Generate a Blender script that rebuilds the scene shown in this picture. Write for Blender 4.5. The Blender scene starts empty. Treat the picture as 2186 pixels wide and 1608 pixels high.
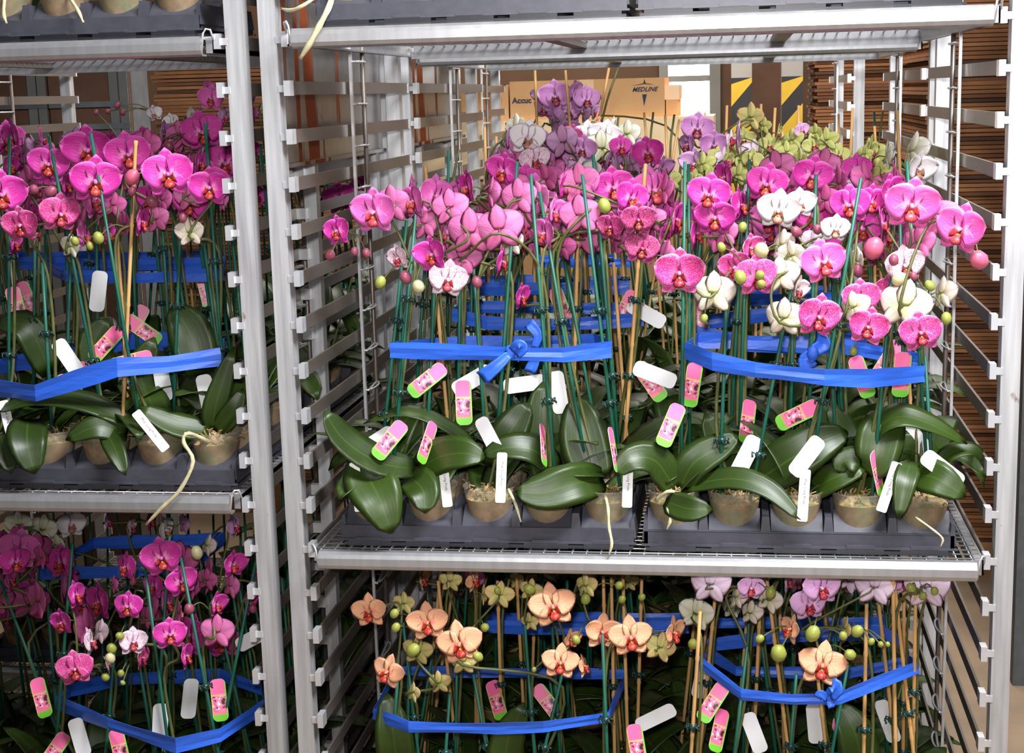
import bpy, math, random
from mathutils import Vector, Matrix, Euler, noise
rng = random.Random(11)
sc = bpy.context.scene
col = sc.collection

# ------------------------------------------------------------------ camera, world, lights, exposure
FPX = 3243.84
CAM = Vector((0.7061, -2.3799, 1.593))
CROT = Euler((1.3874, 0.0270, 0.1461), 'XYZ')
cd = bpy.data.cameras.new('camera'); cam = bpy.data.objects.new('camera', cd); col.objects.link(cam)
cam.location = CAM; cam.rotation_euler = CROT
cd.sensor_fit = 'HORIZONTAL'; cd.sensor_width = 36.0; cd.lens = FPX / 2186 * 36.0
cd.clip_start = 0.05; cd.clip_end = 60
sc.camera = cam
RM = CROT.to_matrix()

world = bpy.data.worlds.new('world'); sc.world = world; world.use_nodes = True
wb = world.node_tree.nodes['Background']
wb.inputs['Color'].default_value = (0.93, 0.95, 1.0, 1); wb.inputs['Strength'].default_value = 0.15

def lamp(name, kind, loc, target, energy, color=(1, 1, 1), **kw):
    d = bpy.data.lights.new(name, kind); d.energy = energy; d.color = color
    for k, v in kw.items(): setattr(d, k, v)
    o = bpy.data.objects.new(name, d); col.objects.link(o); o.location = loc
    o.rotation_euler = (Vector(target) - Vector(loc)).to_track_quat('-Z', 'Y').to_euler()
    return o
# the photographer's flash, just above the lens
lamp('camera_flash_offscreen', 'SPOT', CAM + Vector((-0.03, 0.0, 0.10)), (0.55, 0.3, 1.36), 160, (1.0, 0.97, 0.95),
     spot_size=math.radians(62), spot_blend=1.0, shadow_soft_size=0.03)
# fluorescent ceiling fittings above the aisle and above the rows of racks
lamp('aisle_ceiling_light_offscreen', 'AREA', (1.5, -1.1, 3.3), (1.0, 0.0, 1.75), 190, (0.96, 0.97, 1.0), shape='RECTANGLE', size=1.5, size_y=0.5)
lamp('rear_ceiling_light_offscreen', 'AREA', (0.7, 3.3, 3.5), (0.7, 3.3, 0), 150, (1.0, 0.94, 0.86), shape='RECTANGLE', size=2.4, size_y=1.2)
# daylight enters by the bright doorway seen in the rear wall (door_1 itself gives it off)

vs = sc.view_settings
vs.view_transform = 'Standard'; vs.look = 'None'; vs.gamma = 1.0; vs.use_curve_mapping = False
vs.exposure = 0.0

# ------------------------------------------------------------------ helpers
def ray(u, v): return RM @ Vector(((u - 1093) / FPX, -(v - 804) / FPX, -1.0))
def at(u, v, Y):
    d = ray(u, v); return CAM + d * ((Y - CAM.y) / d.y)
def pxm(Y): return FPX / (Y + 2.38)          # pixels per metre at depth Y
def lin(*c): return tuple(((x / 255) / 12.92 if x <= 10 else (((x / 255) + .055) / 1.055) ** 2.4) for x in c)

class MB:
    def __init__(s): s.v = []; s.f = []; s.uv = []; s.m = []
    def vert(s, p, uv=(0, 0)): s.v.append(tuple(p)); s.uv.append(uv); return len(s.v) - 1
    def face(s, idx, m=0): s.f.append(tuple(idx)); s.m.append(m)
    def box(s, a, b, m=0, top=None, bev=0.0):
        x0, y0, z0 = a; x1, y1, z1 = b
        t = top or 0.0
        P = [(x0, y0, z0), (x1, y0, z0), (x1, y1, z0), (x0, y1, z0), (x0 + t, y0 + t, z1), (x1 - t, y0 + t, z1), (x1 - t, y1 - t, z1), (x0 + t, y1 - t, z1)]
        i = [s.vert(p, (q[0], q[1])) for p, q in zip(P, [(0, 0), (1, 0), (1, 0), (0, 0), (0, 1), (1, 1), (1, 1), (0, 1)])]
        for f in ((0, 3, 2, 1), (4, 5, 6, 7), (0, 1, 5, 4), (1, 2, 6, 5), (2, 3, 7, 6), (3, 0, 4, 7)): s.face([i[k] for k in f], m)
    def tube(s, pts, r, n=6, m=0, cap=True):
        pts = [Vector(p) for p in pts]; rings = []
        rr = r if isinstance(r, (list, tuple)) else [r] * len(pts)
        ref = Vector((0.31, 0.87, 0.38))
        L = 0
        for k, p in enumerate(pts):
            t = (pts[min(k + 1, len(pts) - 1)] - pts[max(k - 1, 0)])
            if t.length < 1e-9: t = Vector((0, 0, 1))
            t.normalize()
            a = t.cross(ref)
            if a.length < 1e-3: a = t.cross(Vector((1, 0, 0)))
            a.normalize(); b = t.cross(a)
            if k: L += (p - pts[k - 1]).length
            rings.append([s.vert(p + (a * math.cos(2 * math.pi * j / n) + b * math.sin(2 * math.pi * j / n)) * rr[k], (j / n, L * 20)) for j in range(n)])
        for k in range(len(rings) - 1):
            for j in range(n):
                s.face((rings[k][j], rings[k][(j + 1) % n], rings[k + 1][(j + 1) % n], rings[k + 1][j]), m)
        if cap: s.face(rings[0][::-1], m); s.face(rings[-1], m)
    def lathe(s, prof, n=16, m=0, c=(0, 0, 0), capb=True, capt=False):
        rings = [[s.vert((c[0] + r * math.cos(2 * math.pi * j / n), c[1] + r * math.sin(2 * math.pi * j / n), c[2] + z), (j / n, k / max(1, len(prof) - 1))) for j in range(n)] for k, (r, z) in enumerate(prof)]
        for k in range(len(rings) - 1):
            for j in range(n): s.face((rings[k][j], rings[k][(j + 1) % n], rings[k + 1][(j + 1) % n], rings[k + 1][j]), m)
        if capb: s.face(rings[0][::-1], m)
        if capt: s.face(rings[-1], m)
    def sheet(s, fn, ns, nt, th, mf=0, mb=1, nrm=None):
        """a two sided skin: fn(s,t)->point, back side set off by th along -normal except at the rim"""
        F = [[Vector(fn(-1 + 2 * i / ns, j / nt)) for i in range(ns + 1)] for j in range(nt + 1)]
        fi = [[s.vert(F[j][i], (i / ns, j / nt)) for i in range(ns + 1)] for j in range(nt + 1)]
        bi = []
        for j in range(nt + 1):
            row = []
            for i in range(ns + 1):
                if i in (0, ns) or j in (0, nt): row.append(fi[j][i])
                else:
                    n = (F[j][i + 1] - F[j][i - 1]).cross(F[j + 1][i] - F[j - 1][i])
                    n.normalize()
                    row.append(s.vert(F[j][i] - n * th, (i / ns, j / nt)))
            bi.append(row)
        for j in range(nt):
            for i in range(ns):
                s.face((fi[j][i], fi[j][i + 1], fi[j + 1][i + 1], fi[j + 1][i]), mf)
                s.face((bi[j][i], bi[j + 1][i], bi[j + 1][i + 1], bi[j][i + 1]), mb)
    def mesh(s, name, mats, smooth=True):
        me = bpy.data.meshes.new(name); me.from_pydata(s.v, [], s.f)
        for m in (mats if isinstance(mats, (list, tuple)) else [mats]): me.materials.append(m)
        uvl = me.uv_layers.new(name='UVMap'); li = [0] * len(me.loops); me.loops.foreach_get('vertex_index', li)
        flat = []
        for k in li: flat.extend(s.uv[k])
        uvl.data.foreach_set('uv', flat)
        me.polygons.foreach_set('material_index', s.m)
        me.polygons.foreach_set('use_smooth', [smooth] * len(s.f))
        me.update(); return me
def add(name, me, parent=None, mat=None):
    o = bpy.data.objects.new(name, me); col.objects.link(o)
    if parent: o.parent = parent
    if mat is not None: o.matrix_basis = mat
    return o
def empty(name, loc):
    o = bpy.data.objects.new(name, None); col.objects.link(o); o.location = loc; o.empty_display_size = .05; return o
def tag(o, label=None, cat=None, group=None, kind=None):
    if label: o['label'] = label
    if cat: o['category'] = cat
    if group: o['group'] = group
    if kind: o['kind'] = kind
    return o
def boxm(name, a, b, mat, smooth=False, bev=0):
    m = MB(); m.box(a, b); me = m.mesh(name, mat, smooth)
    return me
def struct(name, me): return tag(add(name, me), kind='structure')
def catmull(P, n=6):
    P = [Vector(p) for p in P]
    if len(P) < 3:
        return [P[0].lerp(P[-1], k / n) for k in range(n + 1)]
    Q = [P[0] * 2 - P[1]] + P + [P[-1] * 2 - P[-2]]; out = []
    for i in range(1, len(Q) - 2):
        for k in range(n):
            t = k / n; a, b, c, d = Q[i - 1], Q[i], Q[i + 1], Q[i + 2]
            out.append(.5 * ((2 * b) + (c - a) * t + (2 * a - 5 * b + 4 * c - d) * t * t + (3 * b - a - 3 * c + d) * t ** 3))
    out.append(P[-1]); return out

# ------------------------------------------------------------------ materials
class NT:
    def __init__(s, name):
        s.mat = bpy.data.materials.new(name); s.mat.use_nodes = True; s.t = s.mat.node_tree
        s.b = s.t.nodes['Principled BSDF']
    def n(s, ty, **kw):
        o = s.t.nodes.new(ty)
        for k, v in kw.items():
            if k in o.inputs.keys(): o.inputs[k].default_value = v
            else: setattr(o, k, v)
        return o
    def l(s, a, b): s.t.links.new(a, b)
    def math(s, op, a, b=None):
        o = s.t.nodes.new('ShaderNodeMath'); o.operation = op
        for k, x in enumerate((a, b)):
            if x is None: continue
            if isinstance(x, (int, float)): o.inputs[k].default_value = x
            else: s.l(x, o.inputs[k])
        return o.outputs[0]
    def mix(s, f, a, b):
        o = s.t.nodes.new('ShaderNodeMix'); o.data_type = 'RGBA'
        for x, k in ((f, 0), (a, 6), (b, 7)):
            if isinstance(x, (int, float)): o.inputs[k].default_value = x
            elif isinstance(x, tuple): o.inputs[k].default_value = (*x[:3], 1)
            else: s.l(x, o.inputs[k])
        return o.outputs[2]
    def ramp(s, f, stops):
        o = s.t.nodes.new('ShaderNodeValToRGB'); e = o.color_ramp.elements
        while len(e) < len(stops): e.new(0.5)
        for k, (p, c) in enumerate(stops): e[k].position = p; e[k].color = (*c[:3], 1) if len(c) > 1 else (c[0],) * 3 + (1,)
        s.l(f, o.inputs[0]); return o.outputs[0]
    def uv(s):
        o = s.n('ShaderNodeTexCoord'); sp = s.n('ShaderNodeSeparateXYZ'); s.l(o.outputs['UV'], sp.inputs[0]); return o.outputs['UV'], sp.outputs[0], sp.outputs[1]
    def obj(s): return s.n('ShaderNodeTexCoord').outputs['Object']
    def noise(s, vec, scale, detail=3.0, stretch=None):
        if stretch:
            m = s.n('ShaderNodeMapping'); m.inputs['Scale'].default_value = stretch; s.l(vec, m.inputs[0]); vec = m.outputs[0]
        o = s.n('ShaderNodeTexNoise'); o.inputs['Scale'].default_value = scale; o.inputs['Detail'].default_value = detail
        s.l(vec, o.inputs['Vector']); return o.outputs['Fac']
    def out(s, colr, rough=.5, metal=0., spec=None, **kw):
        if isinstance(colr, tuple): s.b.inputs['Base Color'].default_value = (*colr[:3], 1)
        else: s.l(colr, s.b.inputs['Base Color'])
        if isinstance(rough, (int, float)): s.b.inputs['Roughness'].default_value = rough
        else: s.l(rough, s.b.inputs['Roughness'])
        s.b.inputs['Metallic'].default_value = metal
        if spec is not None: s.b.inputs['Specular IOR Level'].default_value = spec
        for k, v in kw.items(): s.b.inputs[k].default_value = v
        return s.mat
    def bump(s, h, strength=.3, dist=.002):
        o = s.n('ShaderNodeBump'); o.inputs['Strength'].default_value = strength; o.inputs['Distance'].default_value = dist
        s.l(h, o.inputs['Height']); s.l(o.outputs[0], s.b.inputs['Normal'])
M = {}
def plain(name, c, rough=.5, metal=0., amt=.15, scale=30, stretch=None, spec=None, bump=0):
    t = NT(name); f = t.noise(t.obj(), scale, 4, stretch)
    c = lin(*c); d = tuple(x * (1 - amt) for x in c); e = tuple(min(1, x * (1 + amt)) for x in c)
    if bump: t.bump(f, bump)
    M[name] = t.out(t.ramp(f, [(.25, d), (.75, e)]), rough, metal, spec); return M[name]
plain('steel', (190, 190, 192), .38, .75, .12, 10, (6, 6, .5))
plain('rail_steel', (126, 116, 109), .45, .65, .18, 14, (1, .2, 1))
plain('wire', (185, 187, 190), .35, .8, .1, 40)
plain('tab_metal', (225, 226, 230), .3, .6, .06, 60)
plain('tray_plastic', (66, 66, 75), .4, 0, .15, 60)
plain('stake_green', (20, 92, 74), .45, 0, .25, 60, (1, 1, .3))
plain('bamboo', (205, 158, 98), .5, 0, .16, 50, (1, 1, .2))
plain('stem_green', (88, 92, 48), .5, 0, .35, 40)
plain('clip_green', (28, 58, 52), .3, 0, .3, 80)
plain('root', (196, 186, 148), .6, 0, .2, 90)
plain('ribbon', (45, 98, 212), .4, 0, .12, 70, (.3, .3, 3), bump=.25)
plain('white_card', (238, 238, 240), .45, 0, .02, 20)
plain('callus', (226, 150, 50), .5, 0, .2, 300)
plain('ink', (40, 44, 70), .7, 0, .02, 10)
plain('cardboard', (208, 160, 108), .8, 0, .1, 9)
plain('cardboard_pale', (236, 206, 160), .7, 0, .06, 6)
plain('tape', (226, 188, 140), .3, 0, .05, 10)
plain('sheet_a', (140, 92, 56), .85, 0, .25, 12)
plain('sheet_b', (112, 72, 45), .85, 0, .25, 12)
plain('sheet_c', (160, 110, 68), .85, 0, .2, 12)
plain('sheet_dark', (78, 52, 36), .9, 0, .2, 12)
plain('galvanised', (150, 150, 146), .28, .85, .2, 4)
plain('dark_panel', (84, 86, 88), .6, .1, .2, 25)
plain('concrete', (150, 128, 104), .85, 0, .22, 5, bump=.3)
plain('wall_brown', (104, 78, 58), .9, 0, .2, 4)
plain('wall_grey', (150, 148, 142), .85, 0, .1, 4)
plain('wood', (150, 112, 72), .8, 0, .25, 6, (1, 8, 8))
plain('stripe_yellow', (222, 180, 40), .6, 0, .1, 12)
plain('stripe_black', (38, 36, 36), .6, 0, .15, 12)
plain('column_grey', (170, 166, 158), .7, 0, .1, 8)
def m_daylight():
    t = NT('daylight'); t.b.inputs['Emission Color'].default_value = (1, 1, .98, 1); t.b.inputs['Emission Strength'].default_value = 12
    M['daylight'] = t.out((1, 1, 1), .5)
m_daylight()
def m_post():
    t = NT('post_aluminium'); o = t.obj()
    f = t.noise(o, 8, 4, (10, 10, .6)); g = t.noise(o, 26, 4, (1, 1, .6))
    base = t.ramp(f, [(.3, lin(172, 172, 174)), (.7, lin(214, 214, 216))])
    rust = t.ramp(g, [(.68, (0,)), (.74, (1,))])
    M['post'] = t.out(t.mix(rust, base, lin(132, 92, 62)), .42, .5)
m_post()
def m_rust():
    t = NT('rusty_sheet'); o = t.obj()
    sp = t.n('ShaderNodeSeparateXYZ'); t.l(o, sp.inputs[0])
    f = t.noise(o, 3.2, 4, (1, 3.4, .35)); g = t.noise(o, 60, 3)
    r = t.ramp(f, [(.555, (0,)), (.59, (1,))])
    c = t.mix(r, t.ramp(g, [(.3, lin(96, 93, 90)), (.7, lin(122, 118, 113))]), lin(150, 70, 24))
    rf = t.ramp(r, [(0, (.27,)), (1, (.85,))])
    M['rusty'] = t.out(c, rf, .7)
m_rust()
def m_leaf(name, dark, light, rough):
    t = NT(name); uv, u, v = t.uv()
    d = t.math('ABSOLUTE', t.math('SUBTRACT', u, .5))
    rib = t.ramp(d, [(.0, (1,)), (.035, (0,))])
    f = t.noise(t.obj(), 26, 4); oi = t.n('ShaderNodeObjectInfo').outputs['Random']
    c = t.mix(f, dark, light)
    c = t.mix(t.math('MULTIPLY', oi, .5), c, tuple(x * 1.5 for x in light))
    c = t.mix(t.math('MULTIPLY', rib, .5), c, tuple(min(1, x * 2.2) for x in light))
    t.bump(t.noise(uv, 5, 2, (4, .7, 1)), .08, .003)
    M[name] = t.out(c, rough, 0, .5)
m_leaf('leaf', lin(25, 42, 8), lin(46, 66, 14), .42)
m_leaf('leaf_back', lin(50, 76, 30), lin(74, 98, 44), .5)
def m_moss():
    t = NT('sphagnum'); f = t.noise(t.obj(), 110, 5); g = t.noise(t.obj(), 30, 3)
    c = t.mix(t.ramp(g, [(.45, (0,)), (.62, (1,))]), t.ramp(f, [(.3, lin(120, 84, 54)), (.5, lin(176, 146, 100)), (.7, lin(214, 190, 146))]), lin(110, 108, 50))
    t.bump(f, .8, .006); M['moss'] = t.out(c, .9)
    t = NT('pot_core'); f = t.noise(t.obj(), 55, 5); g = t.noise(t.obj(), 16, 3)
    c = t.mix(t.ramp(g, [(.42, (0,)), (.6, (1,))]), t.ramp(f, [(.3, lin(104, 70, 40)), (.7, lin(164, 122, 78))]), t.ramp(f, [(.3, lin(74, 80, 36)), (.7, lin(120, 122, 66))]))
    M['core'] = t.out(c, .7)
    t = NT('clear_plastic'); t.out((.42, .38, .30), .18, 0, .5, Alpha=.24); M['pot'] = t.mat
m_moss()
def m_tag():
    t = NT('tag_print'); uv, u, v = t.uv()
    n1 = t.noise(uv, 3.2, 2, (1, 2.4, 1)); n2 = t.noise(uv, 4.4, 2, (1, 2.2, 1))
    pic = t.ramp(n1, [(.36, lin(30, 26, 22)), (.42, lin(236, 96, 140)), (.55, lin(246, 140, 176)), (.62, lin(250, 232, 238))])
    pic = t.mix(t.ramp(n2, [(.58, (0,)), (.64, (1,))]), pic, lin(60, 60, 34))
    band = t.ramp(v, [(.0, lin(112, 196, 52)), (.15, lin(112, 196, 52)), (.18, lin(244, 120, 150)), (.58, lin(244, 120, 150)), (.61, lin(214, 206, 70)), (.645, lin(252, 112, 168))])
    ismid = t.math('MULTIPLY', t.math('GREATER_THAN', v, .24), t.math('LESS_THAN', v, .6))
    c = t.mix(ismid, band, pic)
    e = t.math('GREATER_THAN', t.math('ABSOLUTE', t.math('SUBTRACT', u, .5)), .472)
    c = t.mix(e, c, lin(214, 230, 60)); gr = t.math('GREATER_THAN', u, .92)
    c = t.mix(gr, c, lin(130, 220, 66))
    M['tag'] = t.out(c, .4)
m_tag()
TYPES = {  # centre, edge, throat, back, lip, spots, star shape
    'M': ((206, 46, 156), (232, 124, 196), (240, 170, 212), (198, 94, 148), (190, 52, 60), 0, 0),
    'N': ((206, 46, 156), (232, 124, 196), (240, 170, 212), (198, 94, 148), (190, 52, 60), 0, 0),
    'P': ((224, 98, 182), (234, 146, 202), (240, 170, 215), (218, 118, 172), (214, 70, 90), 0, 0),
    'B': ((246, 92, 180), (252, 156, 212), (252, 190, 226), (240, 130, 190), (226, 70, 96), 0, 0),
    'S': ((206, 48, 132), (240, 150, 204), (226, 110, 160), (228, 196, 190), (178, 34, 74), 1, 0),
    'D': ((160, 28, 96), (206, 100, 160), (190, 60, 120), (170, 80, 120), (140, 26, 50), 1, 0),
    'C': ((246, 226, 238), (250, 210, 234), (244, 190, 220), (226, 200, 206), (196, 50, 90), 2, 0),
    'W': ((244, 236, 240), (246, 240, 244), (248, 214, 232), (222, 220, 196), (206, 150, 130), 0, 0),
    'V': ((236, 210, 220), (242, 220, 226), (220, 160, 190), (230, 216, 200), (190, 60, 90), 0, 0),
    'L': ((186, 122, 180), (206, 152, 196), (216, 170, 206), (188, 142, 180), (150, 54, 90), 0, 0),
    'K': ((222, 168, 218), (234, 196, 232), (226, 140, 200), (232, 206, 226), (206, 40, 90), 0, 0),
    'Y': ((196, 196, 116), (208, 206, 134), (206, 176, 140), (188, 190, 110), (176, 60, 100), 0, 1),
    'O': ((248, 184, 142), (238, 156, 130), (232, 118, 112), (206, 192, 122), (206, 48, 52), 3, 1),
}
def petal_mat(k, back):
    ce, ed, th, bk, lp, sp, star = TYPES[k]
    t = NT('petal_%s_%s' % (k, ('front', 'back', 'sepal_back')[back])); uv, u, v = t.uv()
    oi = t.n('ShaderNodeObjectInfo').outputs['Random']
    d = t.math('MAXIMUM', t.math('MULTIPLY', t.math('ABSOLUTE', t.math('SUBTRACT', u, .5)), 2.0), v)
    st = t.noise(uv, 4, 3, (9, .8, 1))
    if back:
        rib = t.ramp(t.math('ABSOLUTE', t.math('SUBTRACT', u, .5)), [(.0, (.5,)), (.12, (.0,))])
        c = t.ramp(t.math('MINIMUM', t.math('ADD', t.math('MULTIPLY', st, .35), t.math('MULTIPLY', v, .75)), 1.0),
                   [(.15, lin(176, 180, 96) if k in 'VWSOY' else tuple(x * .7 for x in lin(*bk))), (.62, lin(*bk)), (1., tuple(.5 * (a + b) for a, b in zip(lin(*bk), lin(*ed))))])
    else:
        c = t.ramp(d, [(.04, lin(*th)), (.36, lin(*ce)), (.84, lin(*ce)), (.97, lin(*ed))])
        c = t.mix(t.ramp(st, [(.5, (0,)), (.75, (.45,))]), c, lin(*ed))
        if sp in (1, 2):
            vo = t.n('ShaderNodeTexVoronoi'); vo.inputs['Scale'].default_value = 20 if sp == 1 else 17; t.l(uv, vo.inputs['Vector'])
            msk = t.ramp(vo.outputs['Distance'], [(.22, (1,)), (.42, (0,))])
            if sp == 1: msk = t.math('MULTIPLY', msk, t.ramp(d, [(.2, (.1,)), (.7, (.55,))]))
            c = t.mix(msk, c, lin(250, 186, 222) if sp == 1 else lin(196, 40, 120))
    if back: c = t.mix(rib, c, tuple(x * .5 for x in lin(*bk)))
    if back == 2 and k in 'MNPBLD': c = t.mix(.45, c, tuple(x * y for x, y in zip(lin(*bk), (.72, .42, .5))))
    c = t.mix(t.math('MULTIPLY', oi, .22), c, tuple(x * .62 for x in lin(*ce)))
    t.bump(st, .45, .004)
    return t.out(c, .48, 0, .35)
def lip_mat(k):
    lp = TYPES[k][4]; t = NT('lip_' + k); uv, u, v = t.uv()
    f = t.noise(uv, 6, 3)
    c = t.ramp(f, [(.35, lin(*lp)), (.5, tuple(.45 * x for x in lin(*lp))), (.66, lin(226, 130, 70))])
    c2 = t.ramp(v, [(.0, lin(236, 190, 150)), (.3, lin(*lp)), (.9, tuple(.6 * x for x in lin(*lp)))])
    return t.out(t.mix(.5, c, c2), .4)

# ------------------------------------------------------------------ flower meshes (unit width, facing +z, top +y)
def petal_fn(side, star, cup):
    Lh, W = (.5, .30) if star else (.5, .335)
    ang = math.radians(16 if not star else 12)
    ca, sa = math.cos(ang), math.sin(ang)
    def fn(s, t):
        prof = (math.sin(math.pi * min(1, (t ** .62) * .93 + .07)) ** .55) if t < .999 else 0.02
        prof = max(prof, .16 * (1 - t)) * (1 if not star else (.86 + .14 * t))
        x = Lh * t + .02; y = s * W * prof + .045 * t
        z = .035 + cup * (t * t * .22 + s * s * .07) - .04 * math.sin(3.1 * t) * (1 - abs(s))
        x, y = x * ca - y * sa, x * sa + y * ca
        return (side * x, y, z)
    if side > 0: return lambda s, t: fn(-s, t)
    return fn
def sepal_fn(a, ln, w, cup):
    ca, sa = math.cos(a), math.sin(a)
    def fn(s, t):
        prof = max(math.sin(math.pi * (t ** .8 * .93 + .05)) ** .75, .22 * (1 - t)) if t < .999 else .03
        y = ln * t; x = s * w * prof
        z = -.02 + cup * (t * t * .12) + .05 * s * s * prof
        return (x * ca + y * sa, -x * sa + y * ca, z)   # points along (sa, ca)
    return fn
FM = {}
def flower_meshes(k):
    if k in FM: return FM[k]
    star = TYPES[k][6]; fr, bk, sb, lp = petal_mat(k, 0), petal_mat(k, 1), petal_mat(k, 2), lip_mat(k)
    out = []
    for cup in (.25, .8, -.25):
        m = MB()
        m.sheet(sepal_fn(0, .52, .19 if not star else .17, cup), 4, 6, .012)
        for sg in (1, -1): m.sheet(sepal_fn(sg * math.radians(138), .47, .165, cup), 4, 6, .012)
        a = m.mesh('sepals_' + k, [fr, sb])
        p = []
        for sd in (1, -1):
            m = MB(); m.sheet(petal_fn(sd, star, cup), 6, 7, .012); p.append(m.mesh('petal_' + k, [fr, bk]))
        out.append((a, p[0], p[1]))
    m = MB()   # lip: pale column, two side lobes, mid lobe
    m.tube([(0, .03, .0), (0, .025, .06), (0, .005, .12), (0, -.015, .135)], [.034, .036, .036, .022], 8, 1)
    for sd in (1, -1):
        m.sheet(lambda s, t, sd=sd: (sd * (.035 + .085 * t - .03 * s * t), -.07 + (.02 + .095 * t) * s + .02 * t, .03 + .15 * t * (1 - .25 * s * s)), 4, 5, .012, 0, 0)
    m.sheet(lambda s, t: (s * (.03 + .085 * math.sin(2.5 * t) ** 1.5), -.06 - .20 * t, .04 + .15 * math.sin(2.3 * t) - .05 * s * s), 6, 7, .014, 0, 0)
    m.tube([(0, -.075, .10), (0, -.085, .15)], [.03, .012], 6, 2)
    FM[k] = (out, m.mesh('lip_' + k, [lp, fr, M['callus']])); return FM[k]
BUD = {}
def bud_mesh(k):
    if k in BUD: return BUD[k]
    c = {'M': (150, 74, 96), 'G': (150, 156, 70), 'W': (206, 196, 150), 'R': (214, 100, 130)}[k]
    mt = plain('bud_' + k, c, .4, 0, .25, 60)
    m = MB(); m.lathe([(.0, -.5), (.2, -.46), (.37, -.25), (.42, .02), (.34, .3), (.16, .47), (.0, .52)], 9, 0, (0, 0, 0), False)
    BUD[k] = m.mesh('bud_' + k, mt); return BUD[k]

def cardinal(w, h, r, n=4):
    pts = []
    for cx, cy, a0 in ((w / 2 - r, h / 2 - r, 0), (-w / 2 + r, h / 2 - r, 90), (-w / 2 + r, -h / 2 + r, 180), (w / 2 - r, -h / 2 + r, 270)):
        for k in range(n + 1):
            a = math.radians(a0 + 90 * k / n); pts.append((cx + r * math.cos(a), cy + r * math.sin(a)))
    return pts
def card_mesh(name, w, h, r, th, mats):
    """rounded card in the xy plane, print on +z"""
    m = MB(); P = cardinal(w, h, r); n = len(P)
    f = [m.vert((x, y, th / 2), (x / w + .5, y / h + .5)) for x, y in P]
    b = [m.vert((x, y, -th / 2), (x / w + .5, y / h + .5)) for x, y in P]
    m.face(f, 0); m.face(b[::-1], 1)
    for k in range(n): m.face((f[k], b[k], b[(k + 1) % n], f[(k + 1) % n]), 1)
    return m.mesh(name, mats, False)
TAG = card_mesh('hang_tag', .027, .074, .009, .0007, [M['tag'], M['white_card']])
LABEL = card_mesh('name_label', .0165, .082, .003, .0009, [M['white_card'], M['white_card']])
def text_mesh(s, size, mat, shear=0., bold=0.):
    cu = bpy.data.curves.new('lettering', 'FONT'); cu.body = s; cu.size = size; cu.shear = shear; cu.offset = bold
    cu.align_x = 'CENTER'; cu.align_y = 'CENTER'; cu.resolution_u = 2
    o = bpy.data.objects.new('t', cu); col.objects.link(o)
    me = bpy.data.meshes.new_from_object(o.evaluated_get(bpy.context.evaluated_depsgraph_get()))
    bpy.data.objects.remove(o); me.materials.clear(); me.materials.append(mat); return me
LTEXT = text_mesh('Phal. Long Pride', .0062, M['ink'])

# ------------------------------------------------------------------ the setting
m = MB(); m.box((-6, -4, -.1), (6, 7, 0)); struct('floor', m.mesh('floor', M['concrete'], False))
m = MB(); m.box((-6, 5.6, 0), (.34, 5.75, 3.6)); m.box((.56, 5.6, 0), (6, 5.75, 3.6)); m.box((.34, 5.6, 2.15), (.56, 5.75, 3.6))
struct('wall_rear', m.mesh('wall_rear', M['wall_brown'], False))
m = MB(); m.box((-3.2, 2.0, 0), (-3.1, 5.6, 3.6)); struct('wall_left', m.mesh('wall_left', M['wall_brown'], False))
m = MB(); m.box((3.1, 1.0, 0), (3.2, 5.6, 3.6)); struct('wall_right', m.mesh('wall_right', M['wall_brown'], False))
d1 = struct('door_1', boxm('door_1', (.34, 5.66, 0.05), (.56, 5.68, 2.15), M['daylight']))
tag(add('door_frame', boxm('door_frame', (.30, 5.56, 0), (.345, 5.62, 2.2), M['wall_grey']), d1))
add('door_frame', boxm('door_frame', (.555, 5.56, 0), (.61, 5.62, 2.2), M['wall_grey']), d1)
add('cross_bar', boxm('cross_bar', (.34, 5.60, 1.635), (.56, 5.64, 1.665), M['wall_grey']), d1)

# striped columns
def column(x, y, w, label):
    r = tag(empty('warning_column', (x, y, 0)), label, 'column', 'striped columns at the rear')
    add('shaft', boxm('shaft', (-w / 2, 0, 0), (w / 2, .1, 3.3), M['column_grey']), r)
    z = .25; k = 0; H = .085; sl = w * 1.15
    ZS = at(1583, 166, y).z
    while z < ZS:
        m = MB(); 
        P = [(-w / 2, z), (w / 2, z + sl), (w / 2, z + sl + H), (-w / 2, z + H)]
        P = [(px, min(pz, ZS)) for px, pz in P]
        f = [m.vert((px, -.002, pz)) for px, pz in P]; b = [m.vert((px, .0005, pz)) for px, pz in P]
        m.face(f)
        for q in range(4): m.face((f[q], b[q], b[(q + 1) % 4], f[(q + 1) % 4]))
        add('stripe', m.mesh('stripe', M['stripe_yellow'] if k % 2 else M['stripe_black'], False), r)
        z += H; k += 1
    return r
pa = at(1583, 200, 3.6); column(pa.x, 3.6, .078, 'black and yellow striped grey column beside the bright doorway')
pb = at(1691, 200, 3.6); column(pb.x, 3.6, .080, 'black and yellow striped grey column nearer the stacked flat cardboard')

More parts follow.
